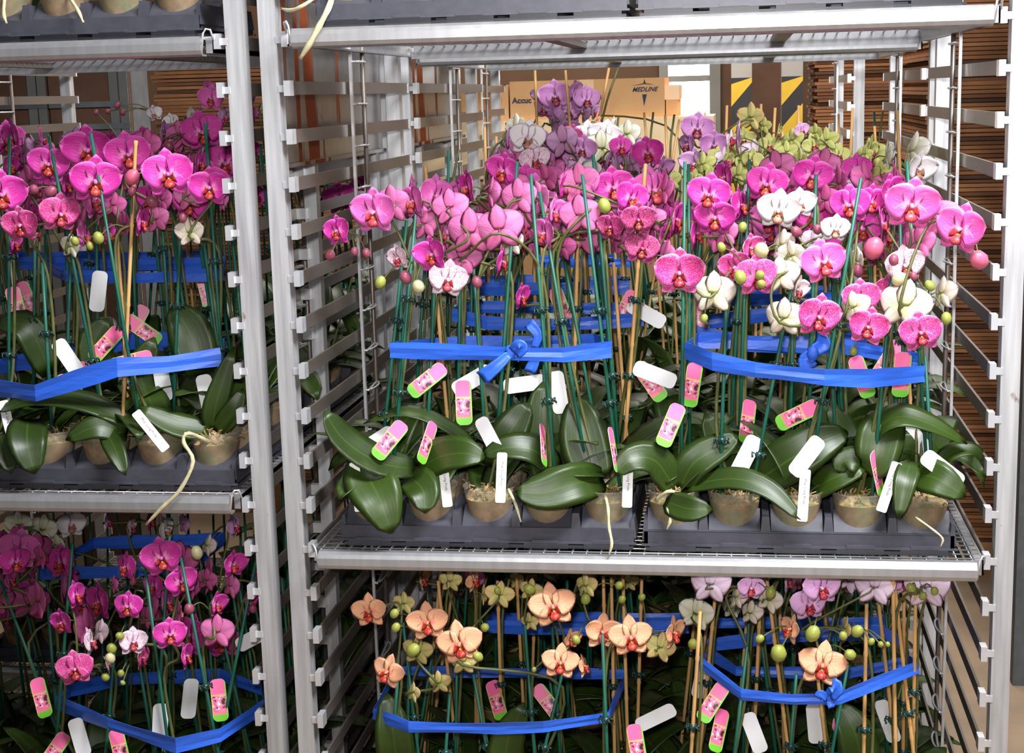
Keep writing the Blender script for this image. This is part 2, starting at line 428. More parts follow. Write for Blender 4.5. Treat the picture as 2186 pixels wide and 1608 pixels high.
# cartons on a pallet behind the racks
BY = 2.95
def carton(a, b, mat, label, flap=True):
    r = tag(empty('carton', ((a[0] + b[0]) / 2, (a[1] + b[1]) / 2, a[2])), label, 'box', 'cartons on the pallet')
    c = Vector(r.location)
    add('body', boxm('body', Vector(a) - c, Vector(b) - c, M[mat]), r)
    mm = MB(); mm.box(((a[0] + b[0]) / 2 - c.x - .025, a[1] - c.y - .001, b[2] - a[2] - .05), ((a[0] + b[0]) / 2 - c.x + .025, b[1] - c.y, b[2] - a[2] - .0005))
    add('packing_tape', mm.mesh('packing_tape', M['tape'], False), r)
    return r
def bx(u0, v0, u1, v1, Y): 
    p, q = at(u0, v1, Y), at(u1, v0, Y); return p.x, q.x, p.z, q.z
x0, x1, z0, z1 = bx(1090, 165, 1418, 258, BY)
med = carton((x0, BY, z0), (x1, BY + .38, z1), 'cardboard', 'tan printed carton lying on the pallet load, dark logo near its end')
c = Vector(med.location); RX = Matrix.Rotation(math.pi / 2, 4, 'X')
def onbox(u, v): 
    p = at(u, v, BY - .002); return Matrix.Translation(p - c) @ RX
add('lettering', text_mesh('MEDLINE', .021, M['ink'], .35, .0006), med, onbox(1376, 191))
mm = MB()
def star_arm(P):
    f = [mm.vert((px, pz, .001)) for px, pz in P]; mm.face(f)
star_arm([(0, .034), (.004, .02), (-.004, .02)]); star_arm([(-.008, -.018), (.008, -.018), (-.002, -.058)])
star_arm([(-.045, .012), (0, .02), (.035, .014), (0, .017)])
add('logo', mm.mesh('logo', M['ink'], False), med, onbox(1376, 190))
add('lettering', text_mesh('Accuc', .027, M['ink'], 0, .001), med, onbox(1114, 215))
add('lettering', text_mesh('ers', .026, M['ink'], 0, .001), med, onbox(1274, 207))
x2, x3, z2, z3 = bx(1040, 167, 1083, 258, BY)
lb = carton((x2 - .45, BY + .01, z0), (x3, BY + .39, z1 - .01), 'cardboard', 'tan carton at the end of the pallet load beside the steel post')
c = Vector(lb.location); add('lettering', text_mesh('MEDLINE', .021, M['ink'], .35, .0006), lb, onbox(1052, 187))
x4, x5, z4, z5 = bx(1421, 181, 1438, 258, BY)
carton((x4, BY + .03, z0), (x5 + .012, BY + .33, z5), 'cardboard', 'small low tan carton next to the printed one')
x5 = at(1505, 258, BY).x
carton((x2 - .45, BY - .02, z0 - .20), (x5 + .03, BY + .42, z0), 'cardboard_pale', 'long cream wrapped carton under the printed cartons')
zz = z0 - .20
carton((x2 - .45, BY, zz - .42), ((x2 + x5) / 2 - .1, BY + .4, zz), 'cardboard', 'large tan carton low in the pallet load, racks side')
carton(((x2 + x5) / 2 - .09, BY, zz - .42), (x5 + .02, BY + .4, zz), 'cardboard', 'large tan carton low in the pallet load, doorway side')
carton((x2 - .45, BY, .14), (x5 + .02, BY + .4, zz - .42), 'cardboard', 'bottom tan carton standing on the wooden pallet')
pl = tag(empty('pallet', (x2, BY, 0)), 'wooden pallet on the floor under the cartons', 'pallet')
for k in range(3): add('runner', boxm('runner', (-.45 + k * .5, 0, 0), (-.36 + k * .5, .42, .115), M['wood']), pl)
for k in range(4): add('board', boxm('board', (-.47, k * .11 - .02, .115), (x5 - x2 + .03, k * .11 + .07, .14), M['wood']), pl)

# stacks of flat cardboard sheets
def sheet_stack(x, y, w, d, z0_, z1_, n, label, rot=0, gap=0):
    r = tag(empty('flat_cardboard_stack', (x, y, 0)), label, 'cardboard stack', 'stacked flat cardboard'); r.rotation_euler.z = rot
    h = (z1_ - z0_) / n
    mats = [M['sheet_a'], M['sheet_b'], M['sheet_c'], M['sheet_dark'], M['sheet_a']]
    cache = [boxm('sheet', (0, 0, 0), (w, d, h * .82), q) for q in mats]
    for k in range(n):
        q = 3 if k % 9 == 0 else rng.choice((0, 0, 1, 2, 4))
        o = add('sheet', cache[q], r); o.location = (rng.uniform(-.012, .012), rng.uniform(-.008, .008), z0_ + k * h)
    add('base_pallet', boxm('base_pallet', (0, 0, 0), (w, d, z0_), M['wood']), r)
    return r
sheet_stack(1.28, 2.55, .95, .8, .12, 1.95, 140, 'tall brown stack of flat cardboard sheets beside the open rail side of the rack')
sheet_stack(1.02, 4.15, 1.2, .7, .12, 1.95, 130, 'brown stack of flat cardboard against the rear wall behind the columns')
sheet_stack(at(330, 200, 3.2).x, 3.2, .62, .6, .12, 1.80, 120, 'orange brown stack of flat cardboard sheets behind the narrow gap of the racks')
m = MB(); m.box((.64, 4.6, 0), (.98, 4.7, 2.4)); tag(add('plywood_board', m.mesh('board', M['sheet_dark'], False)), 'dark brown upright board between the bright doorway and the striped columns', 'board')
# steel cupboard behind the neighbouring rack
cx0, cx1 = at(-60, 200, 2.3).x, at(276, 200, 2.3).x
cb = tag(empty('steel_cupboard', (cx0, 2.3, 0)), 'dark steel cupboard with bright door edges behind the neighbouring rack', 'cupboard')
cw = cx1 - cx0
add('body', boxm('body', (0, .02, 0), (cw, .16, 1.95), M['dark_panel']), cb)
for ua, ub in ((-60, 100), (104, 275)):
    xa, xb = at(ua, 200, 2.3).x - cx0, at(ub, 200, 2.3).x - cx0
    dr = add('door', boxm('door', (xa, 0, .05), (xb, .02, 1.92), M['sheet_dark']), cb)
    w3 = (at(40, 200, 2.3).x - at(0, 200, 2.3).x)
    for q in (0, 1): add('edge_strip', boxm('edge_strip', (xb - w3 + q * w3 * .52, -.004, .06), (xb - w3 + q * w3 * .52 + w3 * .46, .0, 1.9), M['galvanised']), dr)
    for zz in (1.52, 1.59): add('hinge_bar', boxm('hinge_bar', (xa, -.008, zz), (xb, -.004, zz + .018), M['dark_panel']), dr)
# dark steel door leaf past the right post
dl = tag(empty('steel_door_leaf', (1.43, 1.62, 0)), 'dark grey steel door leaf standing on the concrete past the rack post', 'door')
add('leaf_panel', boxm('leaf_panel', (0, 0, 0), (.9, .045, 2.2), M['dark_panel']), dl)
add('edge_strip', boxm('edge_strip', (.03, -.006, 0), (.042, 0, 2.2), M['galvanised']), dl)

# ------------------------------------------------------------------ racks
PITCH = .0762; ZT = 1.700
W = 1.0868
tabm = None
def rack(name_label, x0, x1, y0, D, i0, i1, midpost=False, zoff=0.):
    r = tag(empty('tray_rack', (x0, y0, 0)), name_label, 'rack', 'aluminium tray racks')
    L = x1 - x0
    zt = 2.08
    for xa in (-.047, L + .0165):
        for ya in (0, D - .03):
            m = MB(); m.box((xa, ya, .09), (xa + .029, ya + .03, zt)); po = add('post', m.mesh('post', M['post'], False), r)
            m = MB(); m.lathe([(.010, 0), (.020, .004), (.022, .03), (.020, .055), (.008, .06), (.008, .092)], 12, 0, (xa + .0145, ya + .015, 0), True, True)
            add('caster', m.mesh('caster', M['stripe_black'], True), r)
    for side, xs in ((-1, -.0045), (1, L + .0005)):
        mr = MB(); mr.box((xs, .016, -.0215), (xs + .004, D - .012, 0)); me = mr.mesh('rail', M['rail_steel'], False)
        mt = MB()
        xa, xb = (-.020, .001) if side < 0 else (L - .001, L + .020)
        mt.box((xa, -.001, -.017), (xb, .004, -.006))
        q = xb - .010 if side < 0 else xa
        mt.box((q, -.006, -.023), (q + .010, .017, .001))
        hm = mt.mesh('hook_tab', M['tab_metal'], False)
        mb2 = MB(); mb2.box((xa, D - .02, -.021), (xb, D - .014, -.001)); hb = mb2.mesh('hook_tab', M['tab_metal'], False)
        ring = MB(); rx = 0.006 if side < 0 else L - .006
        ring.tube([(rx + .010 * side * -1 * (1 - math.cos(a)) * .3, .37 + .045 + .045 * math.cos(a), -.04 + .0) for a in [math.pi * k / 8 for k in range(9)]] , .0022, 5)
        ring.tube([(rx + (.012 if side < 0 else -.012) * math.sin(a), .37 + .045 + .045 * math.cos(a), -.04) for a in [math.pi * k / 8 for k in range(9)]], .0022, 5)
        rg = ring.mesh('ring', M['tab_metal'])
        rod = MB(); rod.box((rx - .0025, .365, .12), (rx + .0025, .373, zt - .03)); ro = add('brace_rod', rod.mesh('brace_rod', M['tab_metal'], False), r)
        tb = MB(); tb.tube([(rx, .46, .12), (rx, .46, zt - .03)], .0045, 8); add('brace_tube', tb.mesh('brace_tube', M['rail_steel']), r)
        for i in range(i0, i1):
            z = ZT - PITCH * i + zoff
            if z < .14 or z > zt - .02: continue
            ra = add('rail', me, r); ra.location.z = z
            h = add('hook_tab', hm, ra); h2 = add('hook_tab', hb, ra)
            g = add('ring', rg, ro); g.location.z = z
        if midpost and side > 0:
            m = MB(); m.box((L + .0165, .40, .09), (L + .040, .425, zt)); add('middle_post', m.mesh('middle_post', M['post'], False), r)
            for i in range(i0, i1):
                z = ZT - PITCH * i
                if z < .14: continue
                m = MB(); m.box((L - .001, .385, -.021), (L + .022, .40, -.001)); g = add('hook_tab', m.mesh('hook_tab', M['tab_metal'], False), r); g.location.z = z
    m = MB(); m.box((-.047, D - .03, zt - .03), (L + .045, D - .012, zt)); add('top_bar', m.mesh('top_bar', M['post'], False), r)
    m = MB(); m.box((-.047, D - .03, .10), (L + .045, D - .012, .13)); add('bottom_bar', m.mesh('bottom_bar', M['post'], False), r)
    return r
DP = .90
rM1 = rack('wide aluminium rack frame with side rails, holding the bow-tied orchids', 0, W, 0, DP, -4, 21)
rM2 = rack('aluminium rack frame standing directly behind the wide front rack', 0, W, .98, DP, -4, 21)
rM3 = rack('rearmost aluminium rack frame, nearest the cartons and striped columns', -.09, W - .085, 1.98, DP, -4, 21)
rL1 = rack('neighbouring aluminium rack frame with rust spotted post, beside the wide rack', -.085 - .0165 - W, -.085 - .0165 - .029 + .0115, .0, DP, -4, 21, True)
rL2 = rack('aluminium rack frame standing behind the neighbouring rack', -.085 - .0165 - W, -.085 - .0165 - .029 + .0115, .98, DP, -4, 21, True)
# rusty steel side sheet hung on the neighbouring racks
for rr, ya, yb in ((rL1, .13, .88), (rL2, .0, .88)):
    L = rr.location
    m = MB(); m.box((-.0645 - L.x, ya, 1.487), (-.0615 - L.x, yb, 2.06)); m.box((-.0725 - L.x, yb - .06, 1.6), (-.0645 - L.x, yb - .02, 1.64))
    m.box((-.0645 - L.x, ya, 1.480), (-.052 - L.x, yb, 1.487))
    add('side_sheet', m.mesh('side_sheet', M['rusty'], False), rr)

def shelf(x0, x1, y0, D, z, label):
    r = tag(empty('rack_shelf', (x0, y0, z)), label, 'shelf', 'wire rack shelves')
    L = x1 - x0
    m = MB()      # rounded front lip
    a, b = .014, L - .014
    prof = [(-.006, -.001), (-.022, 0), (-.028, -.004), (-.031, -.010), (-.031, -.022), (-.028, -.028), (-.022, -.031), (-.004, -.031), (-.004, -.028), (-.021, -.028), (-.0275, -.021), (-.0275, -.010), (-.021, -.004), (-.006, -.004)]
    for k, xx in enumerate((a, b)):
        for (py, pz) in prof: m.vert((xx, py, pz), (k, pz * 30))
    n = len(prof)
    for k in range(n): m.face((k, (k + 1) % n, n + (k + 1) % n, n + k)[::-1])
    m.face(tuple(range(n))); m.face(tuple(range(2 * n - 1, n - 1, -1)))
    add('front_lip', m.mesh('front_lip', M['steel'], False), r)
    for xa in (.0005, L - .0145):
        m = MB(); m.box((xa, -.004, -.026), (xa + .003 if xa < .1 else xa + .014, D, -.001) if xa > .1 else (xa + .014, D, -.023)); m.box((xa if xa < .1 else xa + .011, -.004, -.026), (xa + .003 if xa < .1 else xa + .014, D, 0))
        add('side_channel', m.mesh('side_channel', M['steel'], False), r)
    m = MB(); m.box((.014, D - .006, -.03), (L - .014, D, 0)); add('rear_lip', m.mesh('rear_lip', M['steel'], False), r)
    for xa in (.33, .71):
        m = MB(); m.box((L * xa, -.004, -.0185), (L * xa + .028, D - .006, -.0065)); add('cross_brace', m.mesh('cross_brace', M['rail_steel'], False), r)
    for xa, sg in ((.014, -1), (L - .014, 1)):
        m = MB(); m.tube([(xa, -.027, -.026), (xa + sg * .004, -.027, .004), (xa + sg * .008, -.024, .011), (xa + sg * .013, -.018, .010), (xa + sg * .0135, -.006, -.006)], .0018, 6)
        add('corner_hook', m.mesh('corner_hook', M['tab_metal']), r)
    m = MB(); st = .0235
    k = 0; x = .012
    while x < L - .012: m.tube([(x, -.008, -.0035), (x, D - .004, -.0035)], .0016, 4); x += st
    y = .002
    while y < D - .004: m.tube([(.004, y, -.0012), (L - .004, y, -.0012)], .0016, 4); y += st
    tag(add('wire_mesh', m.mesh('wire_mesh', M['wire']), r), kind='stuff')
    return r
LX0, LX1 = -.085 - .0165 - W, -.085 - .0165 - .029 + .0115
ZU, ZM, ZB = 1.704, .855, .215
ZLU, ZLM, ZLB = 1.697, .947, .235
shelf(0, W, 0, DP, ZU, 'wire shelf above the magenta orchids, bright rounded lip')
shelf(0, W, 0, DP, ZM, 'wire shelf carrying the bow-tied orchid trays')
shelf(0, W, 0, DP, ZB, 'lowest wire shelf, under the peach orchids')
shelf(-.09, W - .085, 1.98, DP, ZM, 'wire shelf of the rearmost rack')
shelf(0, W, .98, DP, 1.69, 'upper wire shelf of the rack directly behind the wide rack')
shelf(0, W, .98, DP, ZM, 'lower wire shelf of the rack directly behind the wide rack')
shelf(LX0, LX1, 0, DP, ZLU, 'upper wire shelf of the neighbouring rack')
shelf(LX0, LX1, 0, DP, ZLM, 'middle wire shelf of the neighbouring rack, a long root hanging over it')
shelf(LX0, LX1, 0, DP, ZLB, 'lowest wire shelf of the neighbouring rack')
shelf(0, W, .98, DP, ZB, 'lowest wire shelf of the rack directly behind the wide rack')
shelf(LX0, LX1, .98, DP, ZLB, 'lowest wire shelf of the rack behind the neighbouring one')
shelf(LX0, LX1, .98, DP, ZLM, 'wire shelf of the rack behind the neighbouring one')

# ------------------------------------------------------------------ trays
TW, TD, TP = .497, .286, .0994
def tray_meshes():
    m = MB()
    m.box((.006, .010, 0), (TW - .006, TD - .01, .006))
    # skirt: foot, groove, flange
    for (ya, yb) in ((.006, .012), (TD - .012, TD - .006)): m.box((.004, ya, .012), (TW - .004, yb, .034))
    for (xa, xb) in ((.004, .010), (TW - .010, TW - .004)): m.box((xa, .006, .012), (xb, TD - .006, .034))
    m.box((.0, .002, .0105), (TW, .008, .0135)); m.box((0, TD - .008, .0105), (TW, TD - .002, .0135))
    for k in range(5):
        cx = (k + .5) * TP; m.box((cx - .037, .008, 0), (cx + .037, .05, .012)); m.box((cx - .022, .001, .012), (cx + .022, .007, .0165))
    m.box((.004, .006, .0335), (TW - .004, .014, .036))
    # sloping cell panels
    for k in range(5):
        for r in range(3):
            cx = (k + .5) * TP; y0 = .012 + r * .0875
            i = [m.vert(p) for p in ((cx - .041, y0, .036), (cx + .041, y0, .036), (cx + .041, y0 + .034, .064), (cx - .041, y0 + .034, .064), (cx - .041, y0 + .034, .02), (cx + .041, y0 + .034, .02))]
            m.face((i[0], i[1], i[2], i[3])); m.face((i[3], i[2], i[5], i[4])); m.face((i[0], i[3], i[4])); m.face((i[1], i[5], i[2]))
    body = m.mesh('tray_body', M['tray_plastic'], False)
    m = MB(); m.box((-.0095, .008, .02), (.0095, TD - .008, .060), 0, .004); rid = m.mesh('divider', M['tray_plastic'], False)
    m = MB(); m.box((.0, .008, .02), (.011, TD - .008, .052), 0, .003); rid2 = m.mesh('divider', M['tray_plastic'], False)
    return body, rid, rid2
TB, TR, TR2 = tray_meshes()
def tray(x, y, z, label):
    o = tag(add('pot_tray', TB), label, 'tray', 'black plastic pot trays'); o.location = (x, y, z)
    for k in range(1, 5):
        d = add('divider', TR, o); d.location.x = k * TP
    for xx in (0.0005, TW - .0115):
        d = add('divider', TR2, o); d.location.x = xx
    return o

# ------------------------------------------------------------------ plants
def pot_meshes():
    m = MB(); H = .090
    m.lathe([(.030, .0), (.0305, .004), (.0335, .03), (.0425, .078), (.0435, H - .004), (.0455, H), (.0445, H), (.0425, H - .005), (.0415, .078)], 20, 0, (0, 0, 0), True)
    pot = m.mesh('pot', M['pot'])
    m = MB(); m.lathe([(.0285, .002), (.0325, .03), (.0405, .070)], 18, 0, (0, 0, 0), True); core = m
    moss = []
    for v in range(4):
        m = MB(); R = 6; N = 16; vr = []
        for r in range(R + 1):
            vr.append([m.vert(((.0405 * r / R) * math.cos(2 * math.pi * j / N), (.0405 * r / R) * math.sin(2 * math.pi * j / N), .070 + (0 if r == R else .014 * (1 - (r / R) ** 2) + .012 * noise.noise(Vector((r * .7 + v * 9, j * .9, v)))))) for j in range(N)])
        for r in range(R):
            for j in range(N): m.face((vr[r][j], vr[r + 1][j], vr[r + 1][(j + 1) % N], vr[r][(j + 1) % N]))
        rr = random.Random(v)
        for q in range(34):      # loose strands of moss
            a = rr.uniform(0, 6.28); d = rr.uniform(.008, .038); p = Vector((d * math.cos(a), d * math.sin(a), .072 + .010 * (1 - d / .04)))
            q1 = p + Vector((rr.uniform(-.008, .008), rr.uniform(-.008, .008), rr.uniform(.004, .013))); q2 = q1 + Vector((rr.uniform(-.009, .009), rr.uniform(-.009, .009), rr.uniform(-.006, .006)))
            m.tube([p, q1, q2], [.0022, .002, .001], 4)
        m.lathe([(.0285, .002), (.0325, .03), (.0405, .070)], 18, 1, (0, 0, 0), True)
        moss.append(m.mesh('moss', [M['moss'], M['core']]))
    return pot, moss
POT, MOSS = pot_meshes()
def leaf_geo(m, pts, widths, Bs, fold=.18):
    n = len(pts) - 1
    def fn(s, t):
        k = min(int(t * n), n - 1); f = t * n - k
        p = pts[k].lerp(pts[k + 1], f); b = Bs[k].lerp(Bs[k + 1], f); w = widths[k] * (1 - f) + widths[k + 1] * f
        tg = (pts[k + 1] - pts[k]).normalized(); nn = b.cross(tg).normalized()
        return p + b * (w * s) + nn * (fold * w * (abs(s) ** 1.3))
    m.sheet(fn, 6, n, .0013)
def leafw(t, w): return w * max(.10, math.sin(math.pi * min(1, .12 + .86 * t ** .85)) ** .6) if t < .995 else w * .06
def leaf_variants():
    out = []
    for k in range(9):
        r = random.Random(40 + k); Ln = r.uniform(.13, .21); wd = r.uniform(.027, .039); a = math.radians(r.uniform(25, 72)); dr = math.radians(r.uniform(55, 105))
        n = 9; p = Vector((0, 0, 0)); P = [p.copy()]
        for j in range(n):
            aa = a - dr * ((j + .5) / n) ** 1.2; p = p + Vector((math.cos(aa), 0, math.sin(aa))) * (Ln / n); P.append(p.copy())
        m = MB(); B = Vector((0, -1, 0)); tw = r.uniform(-.25, .25)
        leaf_geo(m, P, [leafw(j / n, wd) for j in range(n + 1)], [(B + Vector((0, 0, tw * j / n))).normalized() for j in range(n + 1)], r.uniform(.1, .35))
        out.append(m.mesh('leaf', [M['leaf'], M['leaf_back']]))
    return out
LEAF = leaf_variants()
def clip_mesh():
    m = MB(); m.lathe([(.0, -.005), (.006, -.005), (.0075, 0), (.006, .005), (0, .005)], 8, 0, (0, 0, 0), False)
    for k in range(7):
        a = 6.28 * k / 7; m.tube([(.004 * math.cos(a), .004 * math.sin(a), 0), (.0115 * math.cos(a), .0115 * math.sin(a), .003), (.0125 * math.cos(a + .5), .0125 * math.sin(a + .5), -.004)], .0017, 4)
    return m.mesh('clip', M['clip_green'])
CLIP = clip_mesh()
def stake_mesh(length, r, kind):
    m = MB()
    if kind == 'G': m.tube([(0, 0, 0), (0, 0, length * .5), (0, 0, length)], [r, r, r * .92], 8)
    else:
        P, R_ = [], []; z = 0; k = 0
        while z < length:
            P += [(0, 0, z), (0, 0, min(z + .006, length)), (0, 0, min(z + .012, length))]; R_ += [r * .93, r * 1.18, r * .97]; z += .14
        P.append((0, 0, length)); R_.append(r * .85); m.tube(P, R_, 8)
    return m.mesh('stake', M['stake_green'] if kind == 'G' else M['bamboo'])
SK = {}
def stake_shared(kind, length, r):
    key = (kind, round(length / .03), round(r * 5000))
    if key not in SK: SK[key] = stake_mesh(key[1] * .03, r, kind)
    return SK[key]

class Plant: pass
PLANTS = {}
TRAYS = {}
def new_tray(key, x, y, z, tlabel, phrase, rows, fcol, cols=range(5)):
    t = tray(x, y, z, tlabel); TRAYS[key] = (x, y, z, phrase)
    for r in rows:
        for c_ in cols:
            p = Plant(); p.key = (key, r, c_); p.base = Vector((x + (c_ + .5) * TP, y + .052 + r * .0905, z + .0062))
            p.fl = []; p.st = []; p.lf = []; p.tg = []; p.lb = []; p.bud = []; p.root = []; p.col = fcol; p.nleaf = 4; p.auto = True
            PLANTS[p.key] = p
R3, R2, R1 = (0, 1, 2), (0, 1), (0,)
zA = ZM + .0005
new_tray('A', .043, .004, zA, 'black pot tray under the bow-tied pink orchids', 'bow-tied bunch', R3, 'magenta')
new_tray('B', .549, .000, zA, 'black pot tray under the orchids with the slanting plain ribbon', 'slant-ribboned bunch', R3, 'pink spotted')
new_tray('A2', .043, .302, zA, 'black pot tray next behind the bow-tied bunch', 'bunch next behind the bow-tied one', R2, 'pink')
new_tray('B2', .549, .300, zA, 'black pot tray next behind the slant-ribboned bunch', 'bunch next behind the slant-ribboned one', R2, 'pink')
new_tray('A3', .043, .602, zA, 'black pot tray at the rear of the shelf, two behind the bow-tied bunch', 'rear bunch two behind the bow-tied one', R2, 'lilac')
new_tray('B3', .549, .602, zA, 'black pot tray at the rear of the shelf, two behind the slant-ribboned bunch', 'rear bunch beyond the slant-ribboned ones', R2, 'pale yellow')
new_tray('A4', .10, .99, zA, 'black pot tray in the second rack, under the tall lilac orchids', 'second-rack bunch under the printed carton', R2, 'tall lilac')
new_tray('B4', .60, .99, zA, 'black pot tray in the second rack, under the yellow green orchids', 'second-rack bunch before the striped columns', R2, 'yellow green')
zC = ZLM + .0005
new_tray('C', -.628, .004, zC, 'black pot tray with a long pale root hanging over, neighbouring rack', 'sag-ribboned neighbouring bunch', R3, 'magenta')
new_tray('C2', -.628, .302, zC, 'black pot tray second in depth on the neighbouring rack', 'neighbouring rack second bunch', R2, 'magenta')
new_tray('C3', -.628, .602, zC, 'black pot tray third in depth on the neighbouring rack', 'neighbouring rack third bunch', R2, 'lilac')
new_tray('C4', -.628, .99, zC, 'black pot tray in the rack behind the neighbouring one', 'bunch in the rack behind the neighbouring one', R2, 'magenta')
zB = ZB + .0005
new_tray('D', .043, .004, zB, 'black pot tray under the peach orchids on the lowest shelf', 'peach bunch on the lowest shelf', R3, 'peach')
new_tray('E', .549, .004, zB, 'black pot tray under the bamboo-staked orchids on the lowest shelf', 'bamboo-staked bunch on the lowest shelf', R3, 'peach')
new_tray('D2', .043, .302, zB, 'black pot tray behind the peach orchids on the lowest shelf', 'bunch behind the peach one on the lowest shelf', R2, 'peach')
new_tray('E2', .549, .302, zB, 'black pot tray behind the bamboo-staked orchids on the lowest shelf', 'bunch behind the bamboo-staked one', R2, 'pale pink')
zF = ZLB + .0005
new_tray('F', -.628, .004, zF, 'black pot tray on the lowest shelf of the neighbouring rack', 'lowest bunch of the neighbouring rack', R3, 'magenta')
new_tray('F2', -.628, .302, zF, 'black pot tray second in depth on the neighbouring rack, lowest shelf', 'lowest second bunch of the neighbouring rack', R2, 'white')
new_tray('F3', -.628, .602, zF, 'black pot tray third in depth on the neighbouring rack, lowest shelf', 'lowest third bunch of the neighbouring rack', R2, 'white')
new_tray('G', -1.130, .004, zF, 'black pot tray at the hidden end of the lowest neighbouring shelf', 'lowest bunch at the hidden end', R2, 'magenta')
new_tray('G2', -1.130, .302, zF, 'black pot tray behind the one at the hidden end, lowest neighbouring shelf', 'lowest rear bunch at the hidden end', R2, 'magenta')
new_tray('H2', -1.130, .302, zC, 'black pot tray at the hidden end of the middle neighbouring shelf', 'bunch at the hidden end', R2, 'magenta')
new_tray('H3', -1.130, .602, zC, 'black pot tray at the far hidden end of the middle neighbouring shelf', 'rear bunch at the hidden end', R2, 'magenta')
new_tray('D3', .043, .602, zB, 'black pot tray at the rear of the lowest shelf behind the peach bunches', 'rear bunch two behind the peach one', R2, 'peach')
new_tray('E3', .549, .602, zB, 'black pot tray at the rear of the lowest shelf behind the bamboo stakes', 'rear bunch beyond the bamboo-staked ones', R2, 'pale pink')
new_tray('D4', .043, .985, zB, 'black pot tray on the lowest shelf of the second rack, peach side', 'lowest second-rack bunch beyond the peach ones', R2, 'peach')
new_tray('E4', .549, .985, zB, 'black pot tray on the lowest shelf of the second rack, bamboo side', 'lowest second-rack bunch beyond the bamboo stakes', R2, 'pale pink')
new_tray('F4', -.628, .985, zF, 'black pot tray on the lowest shelf of the rear neighbouring rack', 'lowest rear neighbouring bunch', R2, 'white')
for kk, yy, wd in (('5', 1.285, 'middle'), ('6', 1.580, 'rear')):
    new_tray('A' + kk, .043, yy, zA, 'black pot tray at the %s of the second rack, carton side' % wd, '%s second-rack bunch, carton side' % wd, R2, 'pink')
    new_tray('B' + kk, .549, yy, zA, 'black pot tray at the %s of the second rack, column side' % wd, '%s second-rack bunch, column side' % wd, R2, 'yellow')
    new_tray('C' + kk, -.628, yy, zC, 'black pot tray at the %s of the rear neighbouring rack' % wd, '%s bunch of the rear neighbouring rack' % wd, R2, 'magenta')
    new_tray('D' + kk, .043, yy, zB, 'black pot tray low at the %s of the second rack, carton side' % wd, 'low %s second-rack bunch, carton side' % wd, R2, 'pink')
    new_tray('E' + kk, .549, yy, zB, 'black pot tray low at the %s of the second rack, column side' % wd, 'low %s second-rack bunch, column side' % wd, R2, 'pink')
    new_tray('F' + kk, -.628, yy, zF, 'black pot tray low at the %s of the rear neighbouring rack' % wd, 'low %s bunch of the rear neighbouring rack' % wd, R2, 'pink')
new_tray('G4', -1.130, .985, zF, 'black pot tray low at the hidden end of the rear neighbouring rack', 'low bunch at the hidden rear end', R2, 'magenta')
for q, xq in (('A7', -.047), ('B7', .459)):
    new_tray(q, xq, 1.99, zA, 'black pot tray in the rearmost rack, %s' % ('carton side' if q == 'A7' else 'column side'), 'rearmost bunch, %s' % ('carton side' if q == 'A7' else 'column side'), R2, 'pink')
zU = ZU + .0005; zLU = ZLU + .0005
new_tray('U', .043, .004, zU, 'black pot tray on the shelf above the bow-tied orchids', 'shelf overhead the bow-tied bunch', R1, 'unseen')
new_tray('V', .549, .004, zU, 'black pot tray on the shelf above the slant-ribboned orchids', 'shelf overhead the slant-ribboned bunch', R1, 'unseen')
new_tray('T', -.640, .004, zLU, 'black pot tray on the upper shelf of the neighbouring rack', 'upper shelf of the neighbouring rack', R1, 'unseen')

# ---- flowers read off the photograph: tray key(s), default depth, list of (u, v, width_px, type, yaw, [depth])
FL = []
def fl(keys, Y, items):
    for it in items:
        u, v, w, k, yaw = it[:5]; y = it[5] if len(it) > 5 else Y
        FL.append((keys, u, v, w, k, yaw, y))
fl('A', .06, [(800, 455, 112, 'P', -25, .02), (722, 495, 76, 'M', -40, .0), (835, 440, 92, 'P', 150, .05), (885, 432, 92, 'P', -60, .04), (960, 445, 88, 'P', 160, .06), (925, 545, 86, 'M', -28, -.01),
    (1003, 500, 112, 'P', 172, .01), (1066, 492, 112, 'P', 176, .0), (955, 598, 92, 'C', 10, .02), (852, 552, 66, 'C', -50, .03), (985, 552, 88, 'P', 165, .03), (1076, 366, 84, 'M', -25, .14), (1000, 402, 84, 'M', -70, .12),
    (1045, 415, 80, 'P', 100, .12), (1105, 425, 90, 'P', 150, .09), (1150, 430, 88, 'P', 120, .1), (1205, 400, 84, 'M', 60, .13), (1238, 395, 96, 'P', 170, .12), (1238, 462, 96, 'P', 174, .08), (1165, 500, 80, 'P', -60, .06),
    (1308, 402, 96, 'M', 12, .13), (1345, 425, 90, 'M', 40, .1), (1362, 470, 80, 'D', 10, .04), (1305, 486, 70, 'D', -30, .05), (1370, 532, 82, 'D', 8, .05), (1440, 470, 92, 'M', 75, .1), (1418, 548, 76, 'P', 110, .09),
    (1112, 635, 66, 'M', 60, .12), (1070, 560, 76, 'M', 80, .1), (1180, 455, 80, 'P', 60, .1), (1090, 520, 70, 'W', 140, .12), (905, 480, 80, 'P', 140, .08), (1415, 410, 80, 'M', 110, .16), (1270, 440, 80, 'P', -140, .14),
    (1120, 385, 72, 'M', 20, .2), (1165, 385, 76, 'M', 140, .2), (940, 500, 74, 'P', 100, .1), (1200, 530, 66, 'M', 120, .16), (1330, 520, 60, 'M', 150, .14), (1390, 470, 66, 'P', 140, .14)])
